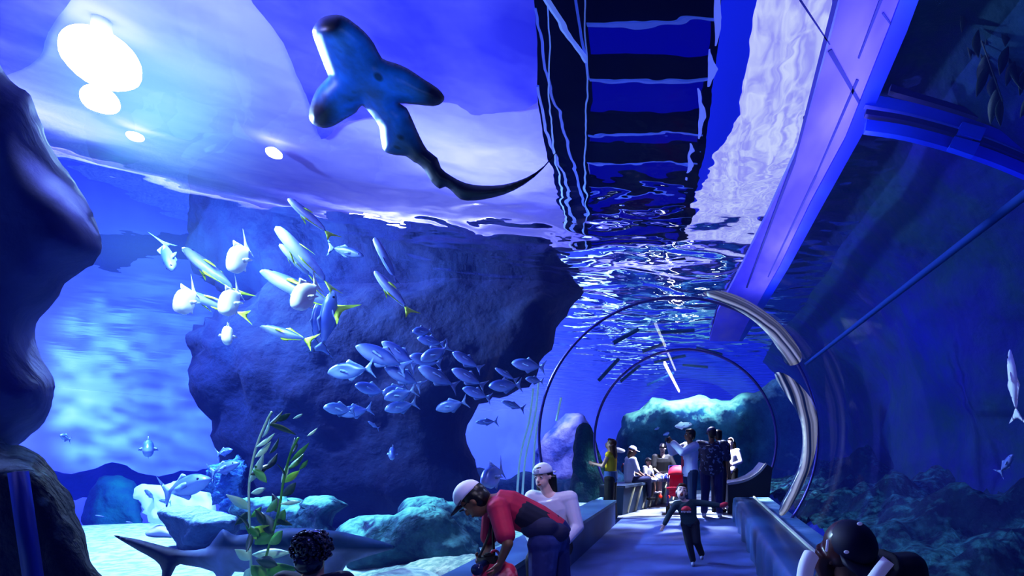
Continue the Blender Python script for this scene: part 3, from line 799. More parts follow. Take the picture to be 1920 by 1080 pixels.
# ================================================================ added unseen lamps under the water and in the tunnel
def gobo(o, scale, lo, hi, stretch=(1, 1, 1)):
    """break a lamp's beam into rippling streaks, as sunlight through waves"""
    d = o.data; d.use_nodes = True; nt = d.node_tree
    e = nt.nodes['Emission']
    tc = nt.nodes.new('ShaderNodeTexCoord'); mp = nt.nodes.new('ShaderNodeMapping'); mp.inputs['Scale'].default_value = stretch
    t = nt.nodes.new('ShaderNodeTexNoise'); t.inputs['Scale'].default_value = scale; t.inputs['Detail'].default_value = 2; t.inputs['Distortion'].default_value = 1.0
    mr = nt.nodes.new('ShaderNodeMapRange'); mr.inputs[1].default_value = lo; mr.inputs[2].default_value = hi; mr.inputs[3].default_value = .12; mr.inputs[4].default_value = 1.6
    nt.links.new(tc.outputs['Normal'], mp.inputs[0]); nt.links.new(mp.outputs[0], t.inputs[0]); nt.links.new(t.outputs['Fac'], mr.inputs[0]); nt.links.new(mr.outputs[0], e.inputs['Strength'])
UW = (.42, .62, 1)
for x, y, e, s in ((-5.5, 5.5, 200, 1.2), (-12, 10, 120, 2)):
    light('AREA', 'underwater_fill', (x, y, ZS - .15), e, UW, s, (0, 0, 0))  # added unseen lamps just below the surface brighten the tank
# white key from the left that catches the fish
light('SPOT', 'fish_key', (-6.5, 3.0, 4.3), 260, (.8, .85, 1), .15, Vector((-6.2, 8, 3.0)), spot=70)
light('SPOT', 'reef_key', (-4.5, 4.5, 4.4), 330, (.6, 1, .9), .2, Vector((-4.3, 6.5, .4)), spot=65)
light('SPOT', 'sand_key', (-7.5, 6.0, 4.4), 300, (.7, 1, 1), .2, Vector((-7.2, 6.8, 0)), spot=52)
light('SPOT', 'right_reef_key', (2.3, 3.0, 3.9), 110, (.4, 1, .95), .1, Vector((2.5, 3.1, .5)), spot=42)
o = light('SPOT', 'tunnel_spot', (-.3, 12.2, 3.5), 2300, (.85, .9, 1), .1, Vector((-.3, 12.4, 0)), spot=110); gobo(o, 9, .42, .62, (.6, 1.6, 1))
o = light('SPOT', 'tunnel_spot', (-.3, 6.0, 3.55), 150, (.45, .58, 1), .1, Vector((-.4, 6.2, 0)), spot=120); gobo(o, 8, .42, .62, (.6, 1.6, 1))
o = light('SPOT', 'tunnel_spot', (-.5, 2.6, 3.3), 45, (.4, .4, 1), .1, Vector((-.7, 3.8, .7)), spot=110)

light('AREA', 'coping_fill', (1.35, 5.5, 3.95), 75, (.55, .5, 1), .3, (R(180), R(-8), 0), sy=9)  # added unseen lamp that brightens the coping from below
light('POINT', 'pillar_light', (-4.6, 2.6, 4.2), 300, (.5, .5, 1), .2)
light('POINT', 'right_fill', (2.6, 4.0, 3.2), 16, (.05, .1, 1), .3)
light('POINT', 'right_fill', (2.8, 8.0, 2.6), 22, (.05, .1, 1), .3)
for x, y, e, sp in ((-7.5, 19, 9000, 50), (-4.5, 24, 20000, 50), (-8, 27, 16000, 50), (-3.5, 31, 20000, 50), (-8, 36, 18000, 60)):
    light('SPOT', 'far_sand_key', (x, y, 4.4), e, (1, .85, .85), .3, Vector((x, y + .5, 0)), spot=sp)  # added unseen spots; the bright sand mirrors as glints on the surface
light('SPOT', 'far_sand_key', (-4.2, 13, 4.4), 900, (.75, .75, 1), .3, Vector((-4.4, 14.5, .5)), spot=60)
light('AREA', 'far_wash', (-20, 32, 4.3), 9000, (1, .8, 1), 6, Vector((-24, 44, 1)))
light('AREA', 'far_wash', (-28, 20, 4.3), 5000, (1, .8, 1), 6, Vector((-36, 24, 1)))

rock('distant_ridge', [(40, 930), (40, 895), (90, 872), (160, 885), (220, 872), (300, 895), (380, 880), (430, 890), (430, 930)], 20, .8, 40, 14, rock_mat('ridge', (.01, .05, .2), (.02, .09, .3), scale=.6), 'long low blue ridge in the far left haze', jag=6, seed=21, amp=.3, nscale=.6)
rock('pale_rock', [(1000, 925), (1005, 850), (1030, 800), (1060, 775), (1095, 780), (1112, 830), (1105, 900), (1090, 930)], 14.5, .6, 40, 8, mat('pale_rock', (.05, .12, .55), .9, c2=(.38, .38, .9), scale=1.5, bump=.6, bscale=5), 'lavender lit rock outside the tunnel behind the seated woman in the white cap', jag=4, seed=22, amp=.15, nscale=1.2)
rock('added_cliff', [(1172, 960), (1166, 800), (1180, 770), (1225, 752), (1290, 745), (1350, 752), (1400, 735), (1480, 700), (1640, 690), (1640, 960)], 19.5, .9, 60, 12, rock_mat('added_cliff', (.006, .04, .12), (.02, .13, .24), top=(.4, .75, .7), scale=1, toplo=.4, tophi=.9), 'added dark teal cliff with painted lit crest, closing the water beyond the far end of the tunnel', jag=5, seed=23, amp=.25, nscale=.9)  # added cliff darkens the mirrored water; lit crest put into its colour
for x, e in ((-2.2, 350), (-.6, 650), (.8, 300)):
    light('SPOT', 'cliff_key', (x, 17.6, 4.4), e, (.75, 1, .95), .2, Vector((x + .2, 19.3, 2.9)), spot=55)
light('SPOT', 'shark_fill', (-1.3, 2.2, 2.3), 60, (.35, .6, 1), .3, at(700, 200, 3.6), spot=60)
light('POINT', 'shark_rim', at(560, 60, 3.3), 5, (.8, .85, 1), .05)
light('SPOT', 'plant_key', (-2.9, 2.2, 3.2), 130, (.85, 1, .8), .1, at(490, 950, 3.9), spot=38)
light('SPOT', 'people_key', (-.5, 1.5, 2.1), 55, (.75, .72, 1), .1, at(960, 980, 3.8), spot=32)
# added glowing volume that imitates the floodlight's cyan beam in the water
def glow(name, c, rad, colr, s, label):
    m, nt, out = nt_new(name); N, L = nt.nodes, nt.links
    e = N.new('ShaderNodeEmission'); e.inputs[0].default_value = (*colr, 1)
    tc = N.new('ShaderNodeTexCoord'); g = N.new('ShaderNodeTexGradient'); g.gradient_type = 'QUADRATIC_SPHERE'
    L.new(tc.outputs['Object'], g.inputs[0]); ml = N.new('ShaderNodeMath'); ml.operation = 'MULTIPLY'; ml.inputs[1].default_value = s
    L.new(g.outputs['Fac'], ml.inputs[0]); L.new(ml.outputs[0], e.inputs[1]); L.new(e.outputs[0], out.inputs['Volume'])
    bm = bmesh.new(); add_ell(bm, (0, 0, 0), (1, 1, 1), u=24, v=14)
    o = obj(name, bm, m); o.location = c; o.scale = rad; tag(o, label, 'added glow', kind='stuff')
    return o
g = glow('glow_volume', at(285, 330, 8.2), (2.3, 1.6, 3.0), (.30, .75, 1), .55, 'added cyan glow imitating lamp light in the water under the floodlight')

rock('cover_ridge', [(862, 1000), (866, 905), (900, 880), (950, 892), (1000, 884), (1060, 895), (1120, 880), (1175, 890), (1180, 1000)], 14.0, .5, 40, 10, rock_mat('cover_ridge', (.003, .02, .08), (.012, .07, .14), scale=1.5), 'added low dark ridge behind the pale reeds left of the tunnel', jag=4, seed=31, amp=.12, nscale=1.2)  # ridge added to hide the brightly lit far sand
rock('mossy_rock', [(1066, 960), (1070, 905), (1074, 850), (1082, 805), (1100, 795), (1115, 815), (1130, 860), (1140, 910), (1142, 960)], 13.2, .3, 30, 6, rock_mat('mossy', (.003, .03, .04), (.01, .10, .08), scale=3), 'dark mossy rock just behind the long haired woman', jag=3, seed=32, amp=.08, nscale=2)
o = light('SPOT', 'wall_patch_spot', (-25, 26, 4.2), 26000, (.8, .95, 1), .3, Vector((-34, 31.5, 3.2)), spot=60); gobo(o, 16, .42, .62, (.3, 1.3, 1))  # added unseen spot; its streaked patch on the wall imitates bright ripples
light('POINT', 'curl_light', (-1.75, 1.9, 1.75), 3, (.2, .25, 1), .05)
light('POINT', 'frame_light', (2.0, 4.1, 3.5), 5, (.1, .3, 1), .1)

light('SPOT', 'boy_key', (-.1, 4.3, 2.6), 38, (.75, .75, 1), .1, Vector((-.15, 6.3, .8)), spot=26)

M_bar = emat('added_bar_glow', (.85, 1, .97), 11)  # light bars made up to throw glints onto the rippled water
M_hous = mat('bar_housing', (.02, .10, .30), .5)
for k, (x, y, l_, lab) in enumerate(((-1.35, 9.6, .5, 'nearest'), (-.45, 10.4, .7, 'second'), (-1.9, 10.9, .6, 'third'), (-1.0, 11.5, .5, 'fourth'), (.25, 12.2, .6, 'fifth'), (-1.7, 12.8, .6, 'sixth'), (-.75, 13.4, .8, 'seventh'), (-.1, 14.8, .7, 'eighth'), (-1.2, 16.2, .9, 'farthest'))):
    z = TZ + math.sqrt((TR + .08) ** 2 - (x - TX) ** 2)
    t = empty('added_light_bar', (x, y, z), 'blue housed light bar added for water glints, shining up from the tunnel roof, %s from the viewer' % lab, 'light', 'added light bars on the tunnel roof')
    t.rotation_euler = (0, math.atan2(x - TX, z - TZ), 0)
    bm = bmesh.new(); add_tube(bm, [(-l_ / 2, 0, .02), (l_ / 2, 0, .02)], .026, 10); obj('tube', bm, M_bar, t)
    bm = bmesh.new()
    rows = [[bm.verts.new((q, r_ * math.cos(a), .045 + r_ * math.sin(a))) for r_ in (.05, .06) for a in (np.linspace(PI, 2 * PI, 10) if r_ == .05 else np.linspace(2 * PI, PI, 10))] for q in (-l_ / 2 - .02, l_ / 2 + .02)]
    for a in range(20): bm.faces.new((rows[0][a], rows[0][(a + 1) % 20], rows[1][(a + 1) % 20], rows[1][a]))
    bm.faces.new(rows[0]); bm.faces.new(rows[1][::-1])
    obj('housing', bm, M_hous, t, False)  # housing keeps the added tube out of sight from below

light('SPOT', 'people_top', (-.95, 3.4, 3.3), 75, (1, .85, 1), .1, Vector((-1.25, 3.9, .8)), spot=60)
light('AREA', 'bay_fill', (-.4, 15.5, 3.2), 60, (.4, .8, 1), 1.2, Vector((-.2, 19, 1.8)))
# ================================================================ sharks
def paint_mat(name, rough=.5, noise_amt=.5, scale=6, spec=.3, spot=None, spot_scale=9):
    m, nt, out = nt_new(name); N, L = nt.nodes, nt.links
    p = N.new('ShaderNodeBsdfPrincipled'); p.inputs['Roughness'].default_value = rough; p.inputs['Specular IOR Level'].default_value = spec
    a = N.new('ShaderNodeVertexColor'); a.layer_name = 'Col'
    tc = N.new('ShaderNodeTexCoord'); t = N.new('ShaderNodeTexNoise'); t.inputs['Scale'].default_value = scale; t.inputs['Detail'].default_value = 4
    L.new(tc.outputs['Object'], t.inputs[0])
    mr = N.new('ShaderNodeMapRange'); mr.inputs[1].default_value = .3; mr.inputs[2].default_value = .7; mr.inputs[3].default_value = 1 - noise_amt; mr.inputs[4].default_value = 1 + noise_amt * .4
    L.new(t.outputs['Fac'], mr.inputs[0])
    v = N.new('ShaderNodeVectorMath'); v.operation = 'SCALE'; L.new(a.outputs[0], v.inputs[0]); L.new(mr.outputs[0], v.inputs['Scale'])
    src = v.outputs[0]
    if spot:
        t2 = N.new('ShaderNodeTexVoronoi'); t2.inputs['Scale'].default_value = spot_scale; L.new(tc.outputs['Object'], t2.inputs[0])
        r = N.new('ShaderNodeMapRange'); r.inputs[1].default_value = .12; r.inputs[2].default_value = .22; r.inputs[3].default_value = .3; r.inputs[4].default_value = 1
        L.new(t2.outputs['Distance'], r.inputs[0])
        v2 = N.new('ShaderNodeVectorMath'); v2.operation = 'SCALE'; L.new(src, v2.inputs[0]); L.new(r.outputs[0], v2.inputs['Scale']); src = v2.outputs[0]
    L.new(src, p.inputs['Base Color']); L.new(p.outputs[0], out.inputs[0])
    return m
def lerp3(a, b, k): k = max(0, min(1, k)); return tuple(x + (y - x) * k for x, y in zip(a, b))
ZSH = [(587,52),(600,35),(620,28),(642,29),(664,43),(683,59),(701,81),(716,109),(738,117),(764,128),(794,148),(820,165),(833,181),(829,193),(812,199),(779,196),(750,194),(762,202),(772,222),(787,256),(801,281),(820,296),(827,315),(846,330),(872,343),(905,348),(946,346),(987,333),(1020,311),(1049,277),(1031,302),(1001,333),(964,357),(927,370),(890,376),(864,374),(848,359),(835,350),(824,354),(809,341),(796,319),(783,307),(776,304),(761,293),(742,291),(722,285),(716,270),(713,252),(711,237),(698,218),(679,198),(668,211),(646,224),(624,237),(605,240),(587,233),(579,218),(583,193),(594,167),(611,148),(615,142),(609,126),(596,93),(587,67)]
def zpl(u, v, t): return at(u, v, 3.6 + (v - 200) * .003 - t)
def zpaint(u, v, t):
    belly = srgb(30, 135, 215); dark = srgb(0, 10, 50)
    c = lerp3(belly, dark, (v - 215) / 90 + (u - 760) / 160)           # dark tail stalk
    if t <= .02: c = lerp3(c, dark, .75)
    for (x, y, r) in ((830, 182, 55), (590, 222, 50), (618, 40, 36)):  # fin tips and snout
        c = lerp3(dark, c, (math.hypot(u - x, v - y) / r - .45) * 1.8)
    c = lerp3(srgb(70, 160, 225), c, math.hypot(u - 640, v - 82) / 30)  # pale throat
    if t < -.01: c = dark
    return c
bm = inflate(ZSH, zpl, .15, 46, 5, smooth=2, paint=zpaint)
me_c = bm
o = obj('leopard_shark', bm, paint_mat('leopard_shark', .45, .45, 9, spot=True, spot_scale=7)); tag(o, 'big spotted blue shark gliding overhead, belly to the viewer, tail curled right', 'shark')
SSH = [(213,1004),(233,1007),(262,1012),(300,1022),(345,1032),(385,1028),(398,1016),(410,1000),(418,992),(428,996),(444,1004),(480,998),(520,992),(567,990),(633,996),(680,1006),(715,1015),(742,1025),(728,1032),(700,1040),(670,1050),(650,1058),(640,1075),(600,1120),(585,1080),(540,1082),(480,1078),(440,1072),(420,1100),(400,1072),(350,1060),(330,1062),(312,1100),(300,1108),(304,1070),(290,1050),(262,1034),(240,1021)]
def spaint(u, v, t):
    top, bot = srgb(25, 62, 115), srgb(125, 145, 195)
    mid = 1024 + (u - 500) * .02
    c = lerp3(top, bot, (v - mid) / 10)
    if u < 420: c = lerp3(srgb(10, 25, 60), c, (u - 330) / 80)
    if v > 1085: c = srgb(10, 30, 70)
    return c
bm = inflate(SSH, lambda u, v, t: at(u, v, 4.6 - t * .9 - .3 * math.sin((u - 213) / 170)), .2, 34, 5, smooth=2, paint=spaint)
o = obj('grey_shark', bm, paint_mat('grey_shark', .75, .3, 6, spec=.1)); tag(o, 'long grey shark with pale belly cruising above the sand behind the water plant', 'shark')
bm = bmesh.new(); add_ell(bm, at(703, 1022, 4.6) + Vector((0, -.09, 0)), (.014, .014, .014)); ey = obj('eye', bm, M_dark, o)
for k in range(5):
    bm = bmesh.new(); rod(bm, at(622 + k * 6, 1025 + k, 4.42), at(619 + k * 6, 1048 - k, 4.42), .004); obj('gill_slit', bm, M_dark, o)

# ================================================================ fish
FB = [(0, -.01), (.03, .055), (.09, .11), (.18, .155), (.3, .185), (.43, .185), (.56, .155), (.68, .09), (.76, .042), (.81, .028), (.81, -.028), (.76, -.042), (.68, -.09), (.56, -.15), (.43, -.18), (.3, -.18), (.18, -.145), (.09, -.095), (.03, -.055)]
FS = [(x, z * .66) for x, z in FB]                       # the slim shape
TAIL = [(.79, .026), (.86, .09), (.93, .17), (1.0, .25), (.955, .12), (.93, .04), (.925, 0), (.93, -.04), (.955, -.12), (1.0, -.24), (.93, -.16), (.86, -.09), (.79, -.026)]
DORS = [(.40, .17), (.47, .255), (.52, .235), (.58, .185), (.68, .12), (.77, .05), (.70, .07), (.55, .13)]
ANAL = [(x, -z) for x, z in DORS]
PECT = [(.27, .02), (.33, .035), (.42, .0), (.50, -.07), (.40, -.05), (.30, -.03)]
def fpl(u, v, t): return Vector((.5 - u, t, v))
def fish_mesh(outl, thick):
    def pt(u, v, t):
        return lerp3((.07, .16, .55), (.42, .52, .95), (.10 - v) / .18)
    bm = inflate(outl, fpl, thick, .15, .028, smooth=2, paint=pt)
    me = bpy.data.meshes.new('fish'); bmesh.ops.recalc_face_normals(bm, faces=bm.faces); bm.to_mesh(me); bm.free(); return me
def fin_mesh(outl, t=.008, sc=1., dy=0, splay=0):
    bm = inflate(outl, lambda u, v, t_: Vector((.5 - u, t_ + dy + splay * max(0, u - .27), v * sc)), t, .05, .035, smooth=2)
    me = bpy.data.meshes.new('fin'); bmesh.ops.recalc_face_normals(bm, faces=bm.faces); bm.to_mesh(me); bm.free(); return me
M_fishb = paint_mat('fish_silver', .32, .15, 4, spec=.7)
M_fishw = mat('fish_lit_copy', (.95, .95, 1), .4, emit=(.6, .6, 1), es=.10)  # pale copy of the silver fish, lamp light put into its colour
M_fint = mat('fin_dusky', (.30, .42, .75), .5)
M_finy = mat('fin_yellow', (.55, .75, .05), .5, emit=(.4, .6, .02), es=.12)
M_eye = mat('fish_eye', (.004, .005, .03), .2)
protos = {}
def proto(kind):
    slim = kind[0] == 's'; yel = kind.endswith('y'); lit = kind.endswith('w')
    k = .66 if slim else 1
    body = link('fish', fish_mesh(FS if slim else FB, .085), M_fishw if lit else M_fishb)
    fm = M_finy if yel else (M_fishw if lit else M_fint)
    link('tail_fin', fin_mesh(TAIL), fm, body)
    link('dorsal_fin', fin_mesh(DORS, sc=k), fm, body)
    link('anal_fin', fin_mesh(ANAL, sc=k), fm, body)
    for s in (-1, 1):
        link('pectoral_fin', fin_mesh(PECT, .006, dy=s * .072, splay=s * .35), fm, body)
        bm = bmesh.new(); add_ell(bm, (.5 - .10, s * .056, .025), (.02, .012, .02), u=8, v=6); obj('eye', bm, M_eye, body)
    return body
used = set()
def fish(kind, head, tail, Yh, Yt=None, roll=0, label='', s=1., group='fish of the left tank'):
    if kind not in protos: protos[kind] = proto(kind)
    o = protos[kind]
    if kind in used: o = copy_tree(o)
    used.add(kind)
    a, b = at(*head, Yh), at(*tail, Yt if Yt else Yh)
    x = (a - b); L_ = x.length; x.normalize()
    y = Vector((0, 0, 1)).cross(x); y = y.normalized() if y.length > .01 else Vector((0, 1, 0))
    z = x.cross(y)
    M = Matrix((x, y, z)).transposed() @ Matrix.Rotation(R(roll), 3, 'X')
    o.matrix_world = Matrix.Translation((a + b) / 2) @ M.to_4x4() @ Matrix.Diagonal((L_, L_ * s, L_ * s, 1))
    tag(o, label, 'fish', group)
    return o
# upper shoal, near the surface
fish('sy', (517, 424), (632, 552), 6.2, 6.6, 62, 'longest slim fish with a yellow tail, topmost in the upper shoal')
fish('sy', (524, 457), (592, 530), 6.4, 6.7, 60, 'slim green edged fish tucked under the longest fish')
fish('dw', (432, 506), (466, 456), 5.5, 6.1, 10, 'bright white fish seen head on, highest of the white lit fish', .8)
fish('dw', (332, 582), (368, 540), 5.4, 6.0, 10, 'bright white fish seen head on, leftmost of the white lit fish', .8)
fish('dw', (416, 586), (450, 540), 5.4, 6.0, 10, 'bright white fish seen head on, middle of the three white ones in a row', .8)
fish('dw', (550, 576), (598, 526), 5.3, 5.95, 10, 'bright white fish with raised tail, right of the other white ones', .8)
fish('dw', (424, 640), (430, 612), 6.0, 6.4, 0, 'small pale fish seen end on below the white ones')
fish('s', (322, 508), (306, 448), 6.0, 6.2, 70, 'small dark fish with one bright edge at the left of the upper shoal')
fish('sy', (342, 464), (460, 560), 6.6, 6.9, 55, 'pale fish slanting down to a forked yellow tail left of the highest white fish')
fish('sy', (336, 545), (472, 596), 6.3, 6.9, 45, 'pale fish with a yellow tail behind the leftmost white fish')
fish('sy', (488, 508), (655, 590), 6.6, 6.9, 40, 'long pale fish with a yellow tail crossing behind the white fish with raised tail')
fish('sy', (487, 612), (592, 642), 6.3, 6.5, 25, 'slender side on fish below the white fish with raised tail')
fish('s', (625, 545), (600, 668), 6.8, 6.8, 80, 'pale lavender narrow fish hanging tail down below the yellow tails')
fish('s', (602, 560), (588, 655), 7.2, 7.2, 80, 'fainter narrow fish hanging tail down left of the lavender one')
fish('sy', (540, 372), (628, 448), 5.6, 5.8, 50, 'fish with a bright yellow tail just under the water surface')
fish('s', (682, 480), (612, 462), 6.5, 6.5, 20, 'pale fish facing right beneath the white ripples')
fish('s', (702, 445), (748, 536), 6.8, 7.0, 60, 'thin edged dark fish left of the brightest ripples')
fish('sy', (702, 508), (775, 592), 6.8, 7.0, 50, 'blue fish with a yellow tail below the thin edged fish')
# middle shoal before the rock wall
fish('d', (614, 699), (703, 690), 6.8, 6.9, 0, 'whitest side on fish with a forked tail, left end of the middle shoal')
fish('d', (667, 648), (768, 692), 7.0, 7.3, 15, 'blue fish slanting down, top left of the middle shoal')
fish('d', (716, 640), (785, 690), 7.8, 8.1, 20, 'dim fish behind the top left fish of the middle shoal')
fish('d', (721, 688), (795, 726), 7.2, 7.5, 15, 'dim green edged fish right of the whitest fish')
fish('d', (665, 722), (728, 738), 7.0, 7.4, 5, 'small blue fish just under the whitest fish')
fish('d', (720, 748), (782, 731), 6.7, 6.9, -5, 'bright fish with tilted body at the lower middle of the shoal')
fish('d', (717, 738), (765, 724), 7.1, 7.4, 0, 'blue fish hidden behind the bright tilted fish')
fish('d', (721, 769), (784, 755), 7.2, 7.5, 0, 'pale blue fish directly below the bright tilted fish')
fish('d', (606, 764), (668, 770), 6.8, 7.2, 0, 'teal fish with a white belly, lowest left of the middle shoal')
fish('d', (632, 776), (700, 766), 7.2, 7.5, -5, 'blue fish overlapping the lowest left teal fish')
fish('d', (768, 668), (830, 684), 7.2, 7.6, 5, 'pale nosed fish behind the fish with upturned tail')
fish('d', (789, 676), (846, 648), 6.8, 7.0, -10, 'bright fish with upturned tail in the centre of the middle shoal')
fish('d', (784, 688), (860, 728), 7.0, 7.4, 20, 'blue fish slanting down under the fish with upturned tail')
fish('d', (817, 768), (878, 752), 6.9, 7.0, 0, 'fish with a white lit tail stalk, lowest right of the shoal')
fish('d', (847, 692), (912, 726), 7.6, 7.9, 20, 'dim blue fish, right half of the middle shoal')
fish('d', (848, 660), (905, 694), 8.2, 8.5, 20, 'faint fish above the dim blue one on the right half')
fish('d', (773, 622), (812, 620), 7.5, 7.8, 0, 'small teal fish at the top of the middle shoal')
fish('d', (782, 634), (836, 646), 7.8, 8.1, 0, 'small dim fish just below the topmost teal one')
fish('d', (867, 728), (922, 748), 8.3, 8.6, 15, 'greenish fish low on the right half of the middle shoal')
fish('d', (916, 724), (980, 722), 8.3, 8.6, 0, 'violet blue fish with dark side spot near the left tunnel wall')
fish('d', (959, 680), (1024, 690), 8.8, 9.0, 5, 'blue fish with a white snout beside the tunnel ripples')
fish('s', (928, 690), (972, 716), 8.6, 8.9, 20, 'thin fish left of the fish with the white snout')
fish('d', (985, 710), (1020, 716), 9.0, 9.2, 5, 'small dark blue fish below the fish with the white snout')
fish('s', (940, 752), (985, 768), 9.0, 9.3, 10, 'faint fish above the pale upright reeds')
fish('s', (891, 792), (935, 790), 9.0, 9.3, 0, 'faint curved fish beside the rock wall edge')
fish('s', (690, 790), (712, 805), 8.0, 8.2, 10, 'thin fish low in front of the rock wall')
fish('d', (734, 858), (738, 838), 7.0, 7.4, 0, 'tiny pale fish seen end on before the dark rock wall')
fish('d', (905, 905), (945, 878), 5.0, 5.6, 10, 'rounded spotted fish behind the white cap of the bending man', s=1.0)
fish('d', (113, 816), (133, 826), 7.0, 7.2, 0, 'tiny pale fish right of the overhanging pillar')
fish('d', (277, 848), (279, 830), 8.0, 8.5, 0, 'small round fish facing the viewer in the far left water')
fish('s', (392, 898), (302, 928), 8.5, 8.9, 5, 'grey fish with dark forked tail above the flat topped rock', s=1.05)
fish('s', (448, 868), (392, 888), 9.0, 9.2, 5, 'grey fish with dark tail behind the coral clump')
fish('s', (435, 843), (405, 852), 9.4, 9.6, 5, 'small white headed fish over the coral clump')
fish('s', (272, 918), (290, 938), 11, 11.3, 5, 'small pale fish left of the glowing sand bank')
fish('s', (298, 938), (322, 942), 11, 11.3, 5, 'small dark fish against the glowing sand bank')
fish('s', (178, 966), (200, 970), 11, 11.2, 80, 'tiny white flat fish over the green rock')
fish('s', (236, 978), (252, 982), 11, 11.2, 80, 'tiny lavender flat fish right of the white one')
# fish beyond the far tunnel
fish('sw', (1298, 795), (1256, 801), 18.3, 18.6, 0, 'white fish above the photographer at the far end', group='fish round the far tunnel')
fish('s', (1243, 816), (1276, 806), 18.5, 18.8, 0, 'thin teal fish beside the photographer\'s raised hands', group='fish round the far tunnel')
fish('dw', (1172, 846), (1138, 840), 14.0, 14.3, 60, 'pale saucer shaped fish right of the long haired woman', group='fish round the far tunnel')
fish('s', (1227, 806), (1240, 800), 18.5, 18.7, 0, 'tiny teal fish left of the white fish at the far end', group='fish round the far tunnel')
# right tank
fish('sw', (1893, 655), (1908, 795), 4.6, 4.7, 75, 'pale pinkish long fish hanging upright at the right edge', s=.5, group='fish of the right tank')
fish('s', (1900, 852), (1872, 890), 4.6, 4.8, 20, 'small bright blue fish low at the right edge', group='fish of the right tank')

# ================================================================ stingray on the sand
bm = inflate([(272, 1000), (285, 990), (300, 984), (318, 990), (330, 1002), (345, 1010), (320, 1012), (298, 1012), (280, 1008)], lambda u, v, t: at(u, v, 8.2 - t * 2), .12, 12, 4)
o = obj('stingray', bm, mat('ray_skin', (.5, .5, .85), .6)); tag(o, 'pale lavender ray resting on the sand left of the flat topped rock', 'ray')

# ================================================================ water plants
M_leaf = mat('leaf_green', (.03, .25, .05), .45, c2=(.12, .45, .10), scale=3)
M_leafp = mat('leaf_pale', (.45, .75, .60), .4, c2=(.7, .9, .8), scale=3)
M_leafd = mat('leaf_dark', (.006, .06, .05), .5)
M_leafy = mat('leaf_lime', (.35, .75, .12), .45, emit=(.3, .6, .1), es=.1)
def leaf(parent, base, tip, w, Y, m, curl=.05):
    a, b = at(*base, Y) - parent.location, at(*tip, Y + random.uniform(-.12, .12)) - parent.location
    d = b - a; L_ = d.length
    side = Vector((d.z, .5 * random.uniform(-1, 1) * L_, -d.x)).normalized()
    nrm = d.cross(side).normalized()
    bm = bmesh.new(); n = 9
    prof = [.08, .55, .85, 1, .98, .82, .6, .32, .03]
    rows = []
    for i in range(n):
        t = i / (n - 1); c = a + d * t + nrm * curl * math.sin(t * PI) * L_
        wv = w * prof[i] * .5
        rows.append([bm.verts.new(c - side * wv + nrm * .12 * wv), bm.verts.new(c - nrm * .10 * wv), bm.verts.new(c + side * wv + nrm * .12 * wv)])
    for i in range(n - 1):
        for k in range(2): bm.faces.new((rows[i][k], rows[i][k + 1], rows[i + 1][k + 1], rows[i + 1][k]))
    o = obj('leaf', bm, m, parent)
    sd = o.modifiers.new('s', 'SOLIDIFY'); sd.thickness = .003
    return o
PY = 3.9
t = empty('water_plant', at(468, 1120, PY), 'tall leafy water plant with pale green leaves at the lower left', 'plant')
def stem(pts, r=.007, m=M_leaf, par=None, Y=PY):
    bm = bmesh.new(); pp = [at(x, y, Y) - par.location for x, y in smooth_path([(x, y, 0) for x, y in pts], 5) for _ in (0,)] if False else [at(p.x, p.y, Y) - par.location for p in smooth_path([(x, y, 0) for x, y in pts], 5)]
    add_tube(bm, pp, r, 8); obj('stem', bm, m, par)
stem([(472, 1120), (470, 1040), (467, 960), (468, 900), (480, 840), (500, 790), (510, 772)], .008, M_leafp, t)
stem([(480, 1120), (500, 1040), (522, 960), (532, 900), (545, 850), (560, 820)], .008, M_leaf, t)
